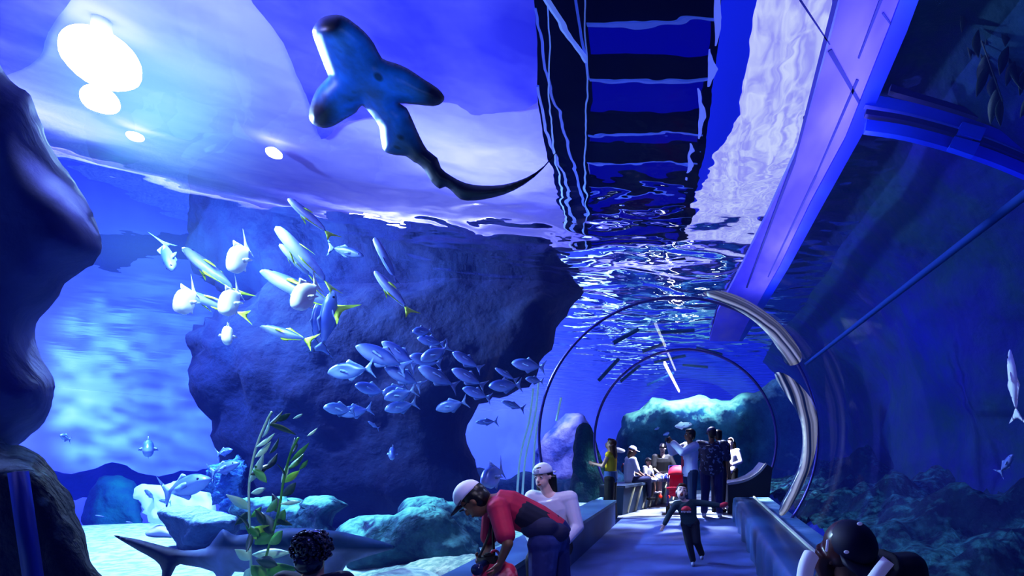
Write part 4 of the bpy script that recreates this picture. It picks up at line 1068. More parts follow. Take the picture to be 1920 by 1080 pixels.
for b, e, w_, m in (
    ((468, 905), (495, 850), .055, M_leafp), ((478, 858), (508, 828), .05, M_leafp), ((480, 838), (515, 812), .05, M_leafp), ((492, 820), (506, 785), .045, M_leafp),
    ((500, 800), (530, 770), .05, M_leafd), ((505, 795), (555, 815), .05, M_leafd), ((520, 790), (545, 775), .04, M_leafd), ((470, 890), (505, 870), .07, M_leafd), ((474, 880), (500, 905), .06, M_leaf),
    ((466, 955), (424, 927), .075, M_leafp), ((465, 960), (440, 985), .06, M_leafd), ((467, 990), (445, 965), .05, M_leafd), ((470, 925), (498, 915), .05, M_leafp), ((470, 970), (490, 950), .05, M_leaf),
    ((472, 1040), (546, 1036), .085, M_leafp), ((474, 1010), (505, 985), .11, M_leafy), ((478, 1020), (515, 1000), .10, M_leaf), ((470, 1050), (440, 1030), .08, M_leafp), ((472, 1060), (500, 1090), .09, M_leaf), ((480, 1075), (560, 1066), .12, M_leaf),
    ((530, 905), (562, 882), .05, M_leafy), ((528, 905), (540, 865), .04, M_leafp), ((540, 880), (570, 850), .05, M_leaf), ((545, 865), (580, 830), .035, M_leaf), ((548, 850), (552, 820), .05, M_leafd), ((562, 880), (578, 862), .03, M_leaf), ((575, 818), (595, 802), .025, M_leafp), ((550, 785), (568, 776), .02, M_leafp),
    ((525, 945), (565, 940), .035, M_leafp), ((528, 930), (555, 905), .07, M_leafd), ((520, 960), (510, 925), .07, M_leafd), ((515, 985), (535, 955), .08, M_leaf), ((510, 1000), (490, 960), .09, M_leafd), ((505, 1020), (530, 995), .09, M_leaf),
    ((495, 985), (478, 955), .06, M_leafd), ((500, 960), (520, 935), .06, M_leaf), ((485, 1005), (460, 985), .07, M_leaf), ((512, 975), (548, 985), .05, M_leafd), ((490, 900), (478, 872), .05, M_leaf), ((500, 880), (520, 850), .05, M_leafd), ((505, 850), (522, 822), .05, M_leafd), ((535, 895), (520, 870), .05, M_leafd), ((480, 1050), (520, 1060), .09, M_leafd), ((468, 1000), (462, 1035), .05, M_leafd), ((476, 1085), (450, 1110), .08, M_leafp), ((470, 1065), (455, 1090), .05, M_leafp)):
    leaf(t, b, e, w_, PY + random.uniform(-.08, .08), m)
# pale upright reeds by the left tunnel wall
t = empty('reed_clump', at(985, 930, 9.6), 'cluster of pale upright reeds left of the violet tunnel ring', 'reeds')
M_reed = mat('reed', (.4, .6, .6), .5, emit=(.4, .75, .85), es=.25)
for pts in ([(968, 955), (975, 860), (992, 790), (1000, 728)], [(978, 955), (985, 860), (1003, 780), (1010, 715)], [(998, 945), (1000, 880), (1004, 820), (1012, 776)], [(1012, 930), (1014, 900), (1013, 860)], [(1043, 790), (1048, 765), (1052, 745)]):
    bm = bmesh.new(); add_tube(bm, [at(p.x, p.y, 9.6) - t.location for p in smooth_path([(x, y, 0) for x, y in pts], 5)], .022, 6); obj('reed', bm, M_reed, t)
# hanging plant in the upper right
t = empty('hanging_plant', at(1850, -20, 4.0), 'dark hanging plant with pointed leaves in the top right corner', 'plant')
M_hl = mat('hanging_leaf', (.004, .03, .05), .6)
random.seed(4)
for sx, sy in (((1800, -40), (1880, 190)), ((1880, -40), (1950, 200)), ((1840, -40), (1905, 120))):
    bm = bmesh.new(); a, b = at(*sx, 4.0) - t.location, at(*sy, 4.0) - t.location; add_tube(bm, [a, b], .006, 6); obj('stem', bm, M_hl, t)
    for k in range(9):
        u = .25 + .09 * k
        px, py = sx[0] + (sy[0] - sx[0]) * u, sx[1] + (sy[1] - sx[1]) * u
        leaf(t, (px, py), (px + random.uniform(-30, 25), py + random.uniform(40, 75)), .085, 4.0 + random.uniform(-.1, .1), M_hl)
# ================================================================ people
M_skin = mat('skin', (.62, .36, .27), .5)
M_skin_l = mat('skin_pale', (.80, .58, .55), .5)
M_skin_d = mat('skin_brown', (.22, .10, .07), .5)
M_hair = mat('hair_black', (.006, .005, .012), .35)
M_hair_b = mat('hair_brown', (.05, .015, .012), .4)
M_white = mat('cloth_white', (.78, .80, .95), .8)
M_black = mat('cloth_black', (.008, .009, .02), .8)
M_navy = mat('cloth_navy', (.006, .012, .08), .8)
M_eyew = mat('eye_white', (.85, .85, .9), .3)
M_mouth = mat('mouth', (.25, .03, .05), .5)
BASE = dict(pel=(0, 0, .52), wai=(0, 0, .61), che=(0, 0, .74), neck=(0, .005, .835), head=(0, -.008, .925),
            shL=(.108, 0, .805), elL=(.135, .01, .635), wrL=(.14, -.02, .49), shR=(-.108, 0, .805), elR=(-.135, .01, .635), wrR=(-.14, -.02, .49),
            hiL=(.052, 0, .515), knL=(.056, -.005, .285), anL=(.056, .01, .045), hiR=(-.052, 0, .515), knR=(-.056, -.005, .285), anR=(-.056, .01, .045))
def unit(v):
    v = Vector(v); return v.normalized() if v.length > 1e-6 else Vector((0, 0, 1))
class Person:
    def __init__(s, label, loc, H, yaw=0, j=None, look=0, pitch=0, skin=M_skin, vox=.011, hs=1., wide=1., palm=None, curl=.35, cat='person', group=None, tilt=0):
        s.H, s.hs, s.vox, s.wide = H, hs, vox, wide
        s.J = {k: Vector(v) * H for k, v in BASE.items()}
        for k in ('shL', 'shR', 'elL', 'elR', 'wrL', 'wrR', 'hiL', 'hiR'): s.J[k].x *= wide
        for k, v in (j or {}).items(): s.J[k] = Vector(v) * H
        s.root = empty('person', loc, label, cat, group)
        s.root.rotation_euler = (0, 0, R(yaw))
        f = Matrix.Rotation(R(look), 3, 'Z') @ Matrix.Rotation(R(pitch), 3, 'X')
        s.hm = f @ Matrix.Rotation(R(tilt), 3, 'Y')
        s.fw, s.up, s.rt = s.hm @ Vector((0, -1, 0)), s.hm @ Vector((0, 0, 1)), s.hm @ Vector((1, 0, 0))
        s.body(skin, palm or {}, curl)
    def hp(s, x, y, z):            # head space: right, forward, up (in units of height)
        k = s.H * s.hs
        return s.J['head'] + (s.rt * x + s.fw * y + s.up * z) * k
    def torso(s, bm, k=0., lo=0, hi=5):
        J, H = s.J, s.H; side = unit(J['shL'] - J['shR'])
        P = [J['pel'] - (J['wai'] - J['pel']) * .55, J['pel'], J['wai'], J['che'], J['neck'].lerp(J['che'], .35), J['neck']]
        w_ = [.070, .092, .080, .100, .082, .034]; d_ = [.052, .066, .058, .066, .05, .034]
        P, w_, d_ = P[lo:hi + 1], w_[lo:hi + 1], d_[lo:hi + 1]
        wd = s.wide
        add_tube(bm, P, [(a * wd + k) * H for a in w_], 18, side, [(a * (wd * .5 + .5) + k) * H for a in d_])
    def limb(s, bm, names, radii, k=0.):
        P = [s.J[n] for n in names]
        for i in range(len(P) - 1): add_capsule(bm, P[i], P[i + 1], (radii[i] + k) * s.H, (radii[i + 1] + k) * s.H)
    def hand(s, bm, S, curl, palm=None):
        J, H = s.J, s.H
        d = unit(J['wr' + S] - J['el' + S]); n = Vector(palm) if palm else Vector((-1 if S == 'L' else 1, 0, 0))
        n = unit(n - d * n.dot(d)); w_ = d.cross(n)
        if (w_.y > 0): w_ = -w_
        c = J['wr' + S] + d * .026 * H
        add_tube(bm, [J['wr' + S], c, c + d * .026 * H], [.013 * H, .023 * H, .022 * H], 10, w_, [.011 * H, .011 * H, .009 * H])
        k = c + d * .024 * H
        for i, L_ in enumerate((.040, .046, .043, .033)):
            o = k + w_ * (.0165 - .011 * i) * H
            p1 = o + (d + n * curl * .6).normalized() * L_ * .5 * H
            p2 = p1 + (d * (1 - curl) + n * curl * 1.6).normalized() * L_ * .5 * H
            add_capsule(bm, o, p1, .0058 * H, .0054 * H, 8); add_capsule(bm, p1, p2, .0054 * H, .0046 * H, 8)
        o = J['wr' + S] + d * .014 * H + w_ * .014 * H
        p1 = o + (d * .6 + w_ * .8 + n * .2).normalized() * .026 * H
        p2 = p1 + (d * .9 + w_ * .3 + n * curl).normalized() * .024 * H
        add_capsule(bm, o, p1, .0075 * H, .0062 * H, 8); add_capsule(bm, p1, p2, .0062 * H, .005 * H, 8)
    def body(s, skin, palm, curl):
        bm = bmesh.new(); H, J = s.H, s.J
        s.torso(bm, -.006)
        add_capsule(bm, J['che'].lerp(J['neck'], .6), J['head'] - s.up * .03 * H, .034 * H, .031 * H)
        for S in 'LR':
            s.limb(bm, ('sh' + S, 'el' + S, 'wr' + S), (.027, .021, .0145))
            add_capsule(bm, J['che'].lerp(J['neck'], .45), J['sh' + S], .036 * H, .029 * H)
            s.limb(bm, ('hi' + S, 'kn' + S), (.048, .032)); s.limb(bm, ('kn' + S, 'an' + S), (.033, .019))
            s.hand(bm, S, curl, palm.get(S))
            a = J['an' + S]; t = unit(Vector((0, -1, 0)) + Vector((0, 0, -.15)))
            add_capsule(bm, a + Vector((0, .01 * H, -.02 * H)), a + t * .075 * H + Vector((0, 0, -.018 * H)), .02 * H, .016 * H)
        k = H * s.hs
        rot = Matrix((s.rt, -s.fw, s.up)).transposed()
        add_ell(bm, s.hp(0, -.006, .012), (.044 * k, .054 * k, .055 * k), rot, 20, 14)
        add_ell(bm, s.hp(0, .014, -.026), (.035 * k, .036 * k, .040 * k), rot, 16, 10)
        add_capsule(bm, s.hp(0, .045, .008), s.hp(0, .058, -.014), .005 * k, .0085 * k, 8)      # nose
        add_capsule(bm, s.hp(-.012, .045, -.036), s.hp(.012, .045, -.036), .006 * k, .006 * k, 8)   # lips
        for x in (-1, 1): add_ell(bm, s.hp(.045 * x, -.006, -.005), (.006 * k, .011 * k, .016 * k), rot, 8, 6)
        link('body', fuse(bm, s.vox, 3), skin, s.root)
    def face(s, mouth=0.006, open_=False):
        k = s.H * s.hs; rot = Matrix((s.rt, -s.fw, s.up)).transposed()
        for x in (-1, 1):
            bm = bmesh.new(); add_ell(bm, s.hp(.0175 * x, .0425, .004), (.0085 * k, .006 * k, .0055 * k), rot, 10, 8); e = obj('eye', bm, M_eyew, s.root)
            bm = bmesh.new(); add_ell(bm, s.hp(.0175 * x, .0475, .004), (.0042 * k, .003 * k, .0046 * k), rot, 8, 6); obj('iris', bm, M_hair, e)
            bm = bmesh.new(); add_capsule(bm, s.hp(.009 * x, .049, .019), s.hp(.027 * x, .044, .020), .0028 * k, .0022 * k, 6); obj('eyebrow', bm, M_hair, s.root)
        bm = bmesh.new(); add_ell(bm, s.hp(0, .048, -.037), (.014 * k, .006 * k, mouth * k), rot, 10, 8); obj('mouth', bm, M_mouth, s.root)
    def part(s, name, bm, m, vox=None, sm=3, label=None):
        o = link(name, fuse(bm, vox or s.vox, sm), m, s.root)
        if label: o['label'] = label
        return o
    def shirt(s, m, sleeve=1., k=.009, name='shirt', lo=0, cuff=.0):
        bm = bmesh.new(); s.torso(bm, k, lo, 4); H, J = s.H, s.J
        for S in 'LR':
            add_capsule(bm, J['che'].lerp(J['neck'], .35), J['sh' + S], (.042 + k) * H, (.033 + k) * H)
            if sleeve <= .5: e = J['sh' + S].lerp(J['el' + S], sleeve * 2); add_capsule(bm, J['sh' + S], e, (.031 + k) * H, (.026 + k) * H)
            else:
                add_capsule(bm, J['sh' + S], J['el' + S], (.031 + k) * H, (.024 + k) * H)
                e = J['el' + S].lerp(J['wr' + S], (sleeve - .5) * 2 * .92); add_capsule(bm, J['el' + S], e, (.024 + k) * H, (.018 + k + cuff) * H)
        return s.part(name, bm, m)
    def trousers(s, m, length=1., k=.008, name='trousers', flare=0.):
        bm = bmesh.new(); s.torso(bm, k, 0, 1); H, J = s.H, s.J
        add_capsule(bm, J['hiL'], J['hiR'], (.055 + k) * H, (.055 + k) * H)
        for S in 'LR':
            if length <= .5: add_capsule(bm, J['hi' + S], J['hi' + S].lerp(J['kn' + S], length * 2), (.052 + k) * H, (.042 + k) * H)
            else:
                add_capsule(bm, J['hi' + S], J['kn' + S], (.052 + k) * H, (.036 + k + flare * .5) * H)
                add_capsule(bm, J['kn' + S], J['kn' + S].lerp(J['an' + S], (length - .5) * 2 * .93), (.036 + k + flare * .5) * H, (.026 + k + flare) * H)
        return s.part(name, bm, m)
    def shoes(s, m, dirs=None):
        H = s.H
        for S in 'LR':
            bm = bmesh.new(); a = s.J['an' + S]; t = Vector((dirs or {}).get(S, (0, -1, 0))).normalized()
            add_capsule(bm, a + Vector((0, 0, -.022 * H)) - t * .012 * H, a + t * .085 * H + Vector((0, 0, -.026 * H)), .025 * H, .021 * H)
            add_capsule(bm, a + Vector((0, 0, -.03 * H)) - t * .012 * H, a + t * .04 * H + Vector((0, 0, -.03 * H)), .024 * H, .024 * H)
            s.part('shoe', bm, m)
    def hair(s, m=M_hair, long=0., back=1., name='hair', vol=1.):
        bm = bmesh.new(); k = s.H * s.hs; rot = Matrix((s.rt, -s.fw, s.up)).transposed()
        add_ell(bm, s.hp(0, -.016, .022), (.050 * k * vol, .056 * k * vol, .054 * k * vol), rot, 18, 12)
        add_ell(bm, s.hp(0, -.026, -.005), (.048 * k * vol, .042 * k * vol, .050 * k * vol), rot, 14, 10)
        add_ell(bm, s.hp(0, .016, .050), (.038 * k, .036 * k, .02 * k), rot, 14, 10)
        if long:
            for x in (-.03, 0, .03):
                q = s.hp(x, -.03, 0)
                add_tube(bm, [q, q + s.fw * -.022 * s.H + Vector((0, 0, -long * .5 * s.H)), q + s.fw * -.012 * s.H + Vector((0, 0, -long * s.H))], [.036 * k, .032 * k, .014 * k], 10)
        return s.part(name, bm, m)
    def cap(s, m, mv=None, rev=False, name='cap', lift=0):
        k = s.H * s.hs; rot = Matrix((s.rt, -s.fw, s.up)).transposed()
        bm = bmesh.new()
        add_ell(bm, s.hp(0, -.006, .03 + lift), (.053 * k, .063 * k, .052 * k), rot, 22, 14)
        cut = s.hp(0, 0, .022 + lift)
        bmesh.ops.bisect_plane(bm, geom=bm.verts[:] + bm.edges[:] + bm.faces[:], plane_co=cut, plane_no=-s.up, clear_outer=True)
        bmesh.ops.contextual_create(bm, geom=[e for e in bm.edges if e.is_boundary])
        o = obj(name, bm, m, s.root)
        sg = -1 if rev else 1
        bm = bmesh.new(); n = 12; rows = []
        for i in range(n + 1):
            a = R(-68 + 136 * i / n)
            r0 = .052; ext = .055 * math.cos(a * .95)
            p0 = s.hp(math.sin(a) * r0, sg * math.cos(a) * r0 * 1.1 - .006, .026 + lift); p1 = s.hp(math.sin(a) * (r0 + .004), sg * (math.cos(a) * r0 * 1.1 + ext) - .006, .018 + lift)
            rows.append((bm.verts.new(p0), bm.verts.new(p1)))
        for i in range(n): bm.faces.new((rows[i][0], rows[i][1], rows[i + 1][1], rows[i + 1][0]))
        v = obj('visor', bm, mv or m, o); sd = v.modifiers.new('s', 'SOLIDIFY'); sd.thickness = .006
        return o

# ---- running boy, arms flung out
By = 6.3
p = Person('laughing boy in a dark sweatshirt running with arms flung out down the walkway', (-.10, By, 0), 1.04, 0, dict(
    pel=(-.01, 0, .50), wai=(-.025, -.005, .58), che=(-.05, -.01, .69), neck=(-.085, -.02, .765), head=(-.105, -.035, .865),
    shL=(.05, 0, .735), elL=(.21, -.03, .725), wrL=(.355, -.05, .705), shR=(-.17, -.02, .715), elR=(-.245, -.02, .61), wrR=(-.305, -.06, .49),
    hiL=(.045, 0, .49), knL=(.075, -.05, .285), anL=(.135, .10, .10), hiR=(-.055, 0, .49), knR=(-.02, -.03, .27), anR=(.03, -.02, .05)),
    look=8, pitch=-22, skin=M_skin_l, vox=.0065, hs=1.42, palm={'L': (0, -1, .2), 'R': (0, -1, 0)}, curl=.15, tilt=10)
p.face(.012); p.hair(M_hair_b)
M_sw = mat('sweatshirt', (.015, .05, .10), .85)
sh = p.shirt(M_sw, 1., .012); p.trousers(mat('boy_trousers', (.006, .012, .05), .8), 1., .012); p.shoes(mat('boy_shoe', (.3, .35, .6), .5))
# chest print: red half disc over a line of pale scribble
bm = bmesh.new()
cc = p.J['che'] + Vector((.0, -.105, -.035)); c0_ = bm.verts.new(cc)
arc = [bm.verts.new(cc + Vector((.062 * math.cos(R(a)), .012 * abs(math.cos(R(a))), .055 * math.sin(R(a))))) for a in range(0, 181, 15)]
for i in range(len(arc) - 1): bm.faces.new((c0_, arc[i], arc[i + 1]))
o = obj('chest_print', bm, mat('print_red', (.65, .05, .12), .7, emit=(.5, .03, .08), es=.1), p.root); sd = o.modifiers.new('s', 'SOLIDIFY'); sd.thickness = .006
bm = bmesh.new()
for k in range(7): add_box(bm, cc + Vector((-.055 + k * .018, .004 + .012 * abs(k - 3) / 3, -.018 + .003 * (k % 2))), (.012, .012, .016 + .004 * (k % 3)))
obj('chest_lettering', bm, mat('print_white', (.7, .72, .9), .7), p.root, False)
bm = bmesh.new(); add_ell(bm, (.30, By - .06, .745), (.065, .03, .03), Euler((0, -.3, 0)).to_matrix())
o = obj('red_toy', bm, mat('toy_red', (.75, .04, .12), .5)); tag(o, 'small red toy by the running boy\'s outstretched hand', 'toy')

# ---- man bending over his camera (pixel guided joints)
MY = 3.75
loc = Vector((-1.15, MY, 0)); H = 1.74
def J_(px, py, Y): return (at(px, py, Y) - loc) / H
p = Person('man in a crimson shirt bending far forward over a camera, pale cap on his head', loc, H, 0, dict(
    pel=J_(1035, 1000, 3.85), wai=J_(1005, 975, 3.82), che=J_(950, 952, 3.75), neck=J_(912, 938, 3.7), head=J_(890, 940, 3.68),
    shL=J_(935, 955, 3.55), elL=J_(952, 1020, 3.42), wrL=J_(940, 1050, 3.45), shR=J_(925, 945, 3.9), elR=J_(915, 1025, 3.95), wrR=J_(902, 1048, 3.7),
    hiL=J_(1020, 1020, 3.72), knL=J_(1015, 1120, 3.65), anL=J_(1035, 1210, 3.75), hiR=J_(1040, 1015, 3.95), knR=J_(1050, 1120, 3.9), anR=J_(1060, 1200, 3.95)),
    look=-82, pitch=48, skin=M_skin_d, vox=.008, palm={'L': (-.5, 0, 1), 'R': (1, 0, .5)}, curl=.6)
p.face(.005); p.hair(M_hair)
p.shirt(mat('shirt_crimson', (.55, .01, .10), .7, c2=(.38, .006, .09), scale=3), .38, .012)
bm = bmesh.new(); J = p.J
add_tube(bm, [J['che'].lerp(J['wai'], .1) + Vector((.02, -.05, .03)), J['che'].lerp(J['wai'], .6) + Vector((.0, -.07, .03)), J['wai'].lerp(J['pel'], .3) + Vector((0, -.06, .03)), J['pel'] + Vector((0, -.02, .04))], [.09, .13, .12, .13], 14, Vector((0, 1, 0)), [.09, .10, .10, .11])
add_capsule(bm, J['shL'], J['shL'].lerp(J['elL'], .6), .07, .062)
p.part('dark_vest', bm, mat('vest', (.006, .008, .05), .8), label='dark blue sleeve and vest over the crimson shirt')
bm = bmesh.new(); rot = None
for q, r_ in ((J['pel'] + Vector((.02, -.10, .02)), .085), (J['pel'].lerp(J['wai'], .6) + Vector((.02, -.13, .0)), .08)): add_ell(bm, q, (.14, r_, .085))
p.part('waist_bag', bm, mat('bag', (.008, .012, .10), .7))
p.trousers(mat('jeans', (.008, .02, .2), .8, c2=(.07, .13, .6), scale=3.5, lo=.5, hi=.75), 1., .014); p.shoes(M_black)
cp = p.cap(M_white, M_navy, rev=False, lift=.012)
bm = bmesh.new(); k = H
for x in (-.047, .047): rod(bm, p.hp(x, .03, .012), p.hp(x * .9, -.02, .014), .004)
rod(bm, p.hp(-.04, .056, .01), p.hp(.04, .056, .01), .006); obj('sunglasses', bm, M_black, p.root)
# camera held below
cl = (p.J['wrL'] + p.J['wrR']) / 2 + loc + Vector((-.02, 0, -.02))
t = empty('camera', cl, 'black camera with strap held in the bending man\'s hands', 'camera')
bm = bmesh.new(); add_box(bm, (0, 0, 0), (.13, .07, .085)); add_box(bm, (0, 0, .05), (.05, .05, .03)); bmesh.ops.bevel(bm, geom=bm.edges[:], offset=.008, segments=2, affect='EDGES'); obj('camera_body', bm, M_black, t)
bm = bmesh.new(); add_tube(bm, [(-.01, -.03, -.01), (-.02, -.11, -.02), (-.02, -.135, -.02)], [.038, .036, .04], 18); obj('lens', bm, mat('lens', (.01, .02, .12), .15), t)
bm = bmesh.new(); nk = J['neck'] + loc - cl
for y in (-.03, .03): beam(bm, smooth_path([nk + Vector((.05, y, .0)), nk.lerp(Vector((0, 0, 0)), .5) + Vector((.03, y, 0)), Vector((.03 if y > 0 else -.05, y, .04))], 5), .018, .004)
obj('strap', bm, M_black, t)
# red flowery backpack below the camera
bc = at(925, 1085, 3.6)
t = empty('backpack', Vector((bc.x, bc.y, bc.z)), 'bright red flowered backpack just below the bending man\'s camera', 'bag')
M_red = mat('red_cloth', (.75, .03, .14), .6, c2=(.95, .35, .45), scale=14, detail=2, lo=.52, hi=.62)
bm = bmesh.new(); add_ell(bm, (0, 0, -.02), (.15, .11, .17)); add_ell(bm, (-.03, -.07, -.06), (.09, .06, .09)); add_ell(bm, (.11, 0, -.02), (.06, .09, .13)); link('pack', fuse(bm, .012, 3), M_red, t)
bm = bmesh.new(); add_tube(bm, smooth_path([(-.03, 0, .13), (-.01, 0, .19), (.03, 0, .19), (.05, 0, .13)], 4), .009, 8); obj('handle', bm, M_red, t)

# ---- woman in reversed white cap, sitting on the left bench
WY = 4.7
loc = Vector(((1035 - VPX) * WY / F, WY, 0)); H = 1.6
p = Person('seated woman in a pale cap and white sweater behind the bending man', loc, H, 0, dict(
    pel=(.00, .02, .335), wai=(0, .03, .42), che=(-.005, .02, .555), neck=(-.02, .0, .645), head=(-.05, -.01, .735),
    shL=(.10, .01, .61), elL=(.15, -.02, .45), wrL=(.10, -.14, .38), shR=(-.115, .01, .615), elR=(-.13, -.04, .46), wrR=(-.05, -.15, .385),
    hiL=(.05, .0, .33), knL=(.08, -.23, .31), anL=(.09, -.24, .045), hiR=(-.05, .0, .33), knR=(-.02, -.24, .31), anR=(-.01, -.25, .045)),
    look=-14, pitch=6, skin=M_skin_l, vox=.008, curl=.5, tilt=-4)
p.face(.006); p.hair(M_hair, .20); p.shirt(M_white, 1., .014, 'sweater'); p.trousers(mat('dark_skirt', (.006, .006, .03), .8), 1., .016); p.shoes(M_black)
p.cap(mat('cap_pale', (.7, .75, .9), .7), rev=True)
bm = bmesh.new(); q = p.hp(0, .058, .042)
add_tube(bm, [p.hp(.018 * math.cos(a), .056 + .004 * math.sin(a), .040 + .013 * math.sin(a)) for a in np.linspace(.3, 2 * PI - .3, 20)], .0045, 6)
obj('cap_strap', bm, M_white, p.root)

# ---- curly haired head at the bottom
CYY = 2.55
loc = Vector(((587 - VPX) * CYY / F, CYY, 0)); H = 1.34
p = Person('person with glossy dark curls seen from behind at the bottom edge, before the shark', loc, H, 180, dict(
    ), look=0, pitch=0, vox=.009, hs=.9)
p.root.location.z = -.30
p.shirt(M_navy, 1., .01); p.trousers(M_black, 1.); p.shoes(M_black)
bm = bmesh.new(); k = H * .9
random.seed(3)
add_ell(bm, p.hp(0, -.012, .014), (.056 * k, .062 * k, .066 * k), u=20, v=14)
add_ell(bm, p.hp(0, -.03, -.05), (.054 * k, .045 * k, .05 * k), u=16, v=10)
for i in range(150):
    a, b = random.uniform(0, 2 * PI), math.acos(random.uniform(-.75, 1))
    d = Vector((math.sin(b) * math.cos(a), math.sin(b) * math.sin(a), math.cos(b)))
    c = p.hp(d.x * .060, d.y * .066 - .015, d.z * .070 + .008)
    s1 = unit(d.cross(Vector((random.uniform(-1, 1), random.uniform(-1, 1), random.uniform(-1, 1))))); s2 = d.cross(s1)
    r_ = .011 * k
    add_tube(bm, [c + s1 * r_ * math.cos(t) + s2 * r_ * math.sin(t) + d * .004 * k * t * .3 for t in np.linspace(0, 5, 8)], .0042 * k, 6)
o = obj('curly_hair', bm, mat('curls', (.008, .01, .06), .2, spec=1), p.root)

# ---- person in black cap at the lower right
RY = 1.95
loc = Vector(((1598 - VPX) * RY / F, RY, 0)); H = 1.5
def J2(px, py, Y): return (at(px, py, Y) - loc) / H
p = Person('person in a black cap and dark white striped jacket bending low at bottom right', loc, H, 0, dict(
    pel=(.05, .12, .33), wai=(.04, .10, .42), che=(.075, .10, .60), neck=(.035, .05, .65), head=J2(1592, 1046, 1.95),
    shL=(.175, .08, .635), elL=(.21, .02, .46), wrL=(.12, -.12, .36), shR=(-.03, .06, .615), elR=(-.12, -.03, .43), wrR=(-.06, -.13, .36),
    hiL=(.1, .12, .33), knL=(.12, -.1, .30), anL=(.12, -.12, .045), hiR=(.0, .12, .33), knR=(-.02, -.1, .30), anR=(-.02, -.12, .045)),
    look=22, pitch=28, skin=M_skin_d, vox=.007, hs=1.12, curl=.4)
p.face(.005); p.hair(mat('hair_reddish', (.05, .004, .01), .35), .10, vol=1.10)
p.shirt(mat('jacket', (.004, .005, .03), .6), 1., .018, 'jacket'); p.trousers(M_black, 1.); p.shoes(M_black)
p.cap(mat('cap_black', (.003, .005, .05), .6, spec=.3), lift=.004)
Mst = mat('stripe', (.75, .75, .98), .6, emit=(.5, .5, 1), es=.15)
J = p.J
bm = bmesh.new(); beam(bm, smooth_path([J2(1665, 1052, 1.80) * H, J2(1650, 1070, 1.78) * H, J2(1632, 1095, 1.78) * H], 4), .045, .012, side=Vector((1, 0, 0))); obj('white_stripe', bm, Mst, p.root)
bm = bmesh.new(); add_tube(bm, smooth_path([J2(1524, 1035, 1.9) * H, J2(1512, 1062, 1.88) * H, J2(1506, 1105, 1.86) * H], 4), [.008] + [.03] * 7 + [.04], 10, Vector((0, 1, 0))); obj('white_collar', bm, Mst, p.root)
for q, a_ in (((1612, 982), .6), ((1587, 1035), .3)):
    bm = bmesh.new(); add_ell(bm, at(q[0], q[1], 1.82) - loc, (.010, .006, .0065)); obj('cap_stud', bm, Mst, p.root)
bm = bmesh.new(); add_capsule(bm, at(1552, 1014, 1.83) - loc, at(1550, 1032, 1.83) - loc, .005, .005); obj('cap_stud', bm, Mst, p.root)

# ---- the group at the far end
loc = (-1.70, 9.9, 0)
p = Person('long haired woman in a yellow top and black trousers standing at the left bench end', loc, 1.62, -95, dict(
    elL=(.13, -.06, .67), wrL=(.08, -.19, .70), elR=(-.13, -.07, .66), wrR=(-.08, -.20, .69), head=(0, -.005, .925)), look=0, pitch=-18, skin=M_skin, curl=.6)
p.hair(M_hair_b, .24); p.face()
p.shirt(mat('top_yellow', (.75, .50, .02), .7), .02, .008, 'top'); p.trousers(M_black, 1., .014, flare=.02); p.shoes(M_black)
bm = bmesh.new(); p.torso(bm, .02, 0, 2); p.part('tied_jacket', bm, mat('denim', (.05, .12, .3), .8))
bench_j = dict(pel=(0, .03, .02), wai=(0, .04, .11), che=(0, .03, .245), neck=(0, .01, .335), head=(0, -.01, .425), shL=(.105, .02, .305), elL=(.135, -.03, .15), wrL=(.07, -.13, .09), shR=(-.105, .02, .305), elR=(-.135, -.03, .15), wrR=(-.07, -.13, .09),
    hiL=(.055, 0, .02), knL=(.065, -.23, .02), anL=(.065, -.235, -.235), hiR=(-.055, 0, .02), knR=(-.065, -.23, .02), anR=(-.065, -.235, -.235))
p = Person('seated woman in a white back-printed shirt and grey cap on the far bench', (-1.55, 11.9, .66), 1.62, 120, bench_j, look=-10, pitch=12)
p.hair(M_hair_b, .12); p.shirt(M_white, .45, .016); p.trousers(M_navy, 1., .01); p.shoes(M_black); p.cap(mat('cap_grey', (.35, .4, .65), .7), M_white)
bm = bmesh.new()
for x, z, r_ in ((-.02, .24, .028), (.02, .20, .034), (0, .15, .03)): add_ell(bm, Vector((x, .145, z)) * 1.62, (r_ * 1.2, .02, r_ * 1.3), u=8, v=6)
obj('back_print', bm, mat('print_dark', (.12, .03, .08), .8), p.root)
p = Person('small child in white sitting between the woman in the cap and the man in black', (-1.22, 12.35, .64), 1.05, 60, bench_j, look=0, pitch=25, hs=1.35)
p.hair(M_hair); p.shirt(M_white, .45, .016); p.trousers(mat('child_trousers', (.6, .65, .8), .8), .5, .01); p.shoes(M_white)
p = Person('heavy man in a black T-shirt and white shorts sitting on the far bench, red shoes', (-.90, 12.75, .66), 1.75, 12, {**bench_j, 'anL': (.05, -.20, -.21), 'anR': (-.065, -.235, -.2), 'elL': (.17, -.02, .16), 'wrL': (.16, -.15, .09)}, look=-12, pitch=30, skin=M_skin_l, wide=1.25)
p.hair(M_hair); p.face(); p.shirt(M_black, .42, .016, 'tshirt'); p.trousers(mat('shorts', (.75, .78, .95), .8, c2=(.05, .08, .5), scale=9, lo=.5, hi=.56), .5, .014, 'shorts'); p.shoes(mat('shoe_red', (.9, .05, .03), .5, emit=(.9, .04, .02), es=.2))
p = Person('man in an open white shirt raising a phone to photograph, facing left', (-.17, 10.3, 0), 1.82, -62, dict(
    elL=(.13, -.16, .74), wrL=(.04, -.235, .845), elR=(-.13, -.16, .74), wrR=(-.05, -.235, .85)), look=-10, pitch=-4, skin=M_skin_d, curl=.6, palm={'L': (-1, 0, .3), 'R': (1, 0, .3)})
p.hair(M_hair); p.face(); p.shirt(M_white, .98, .02); p.trousers(mat('trousers_blue', (.01, .03, .12), .8), 1., .012); p.shoes(M_black)
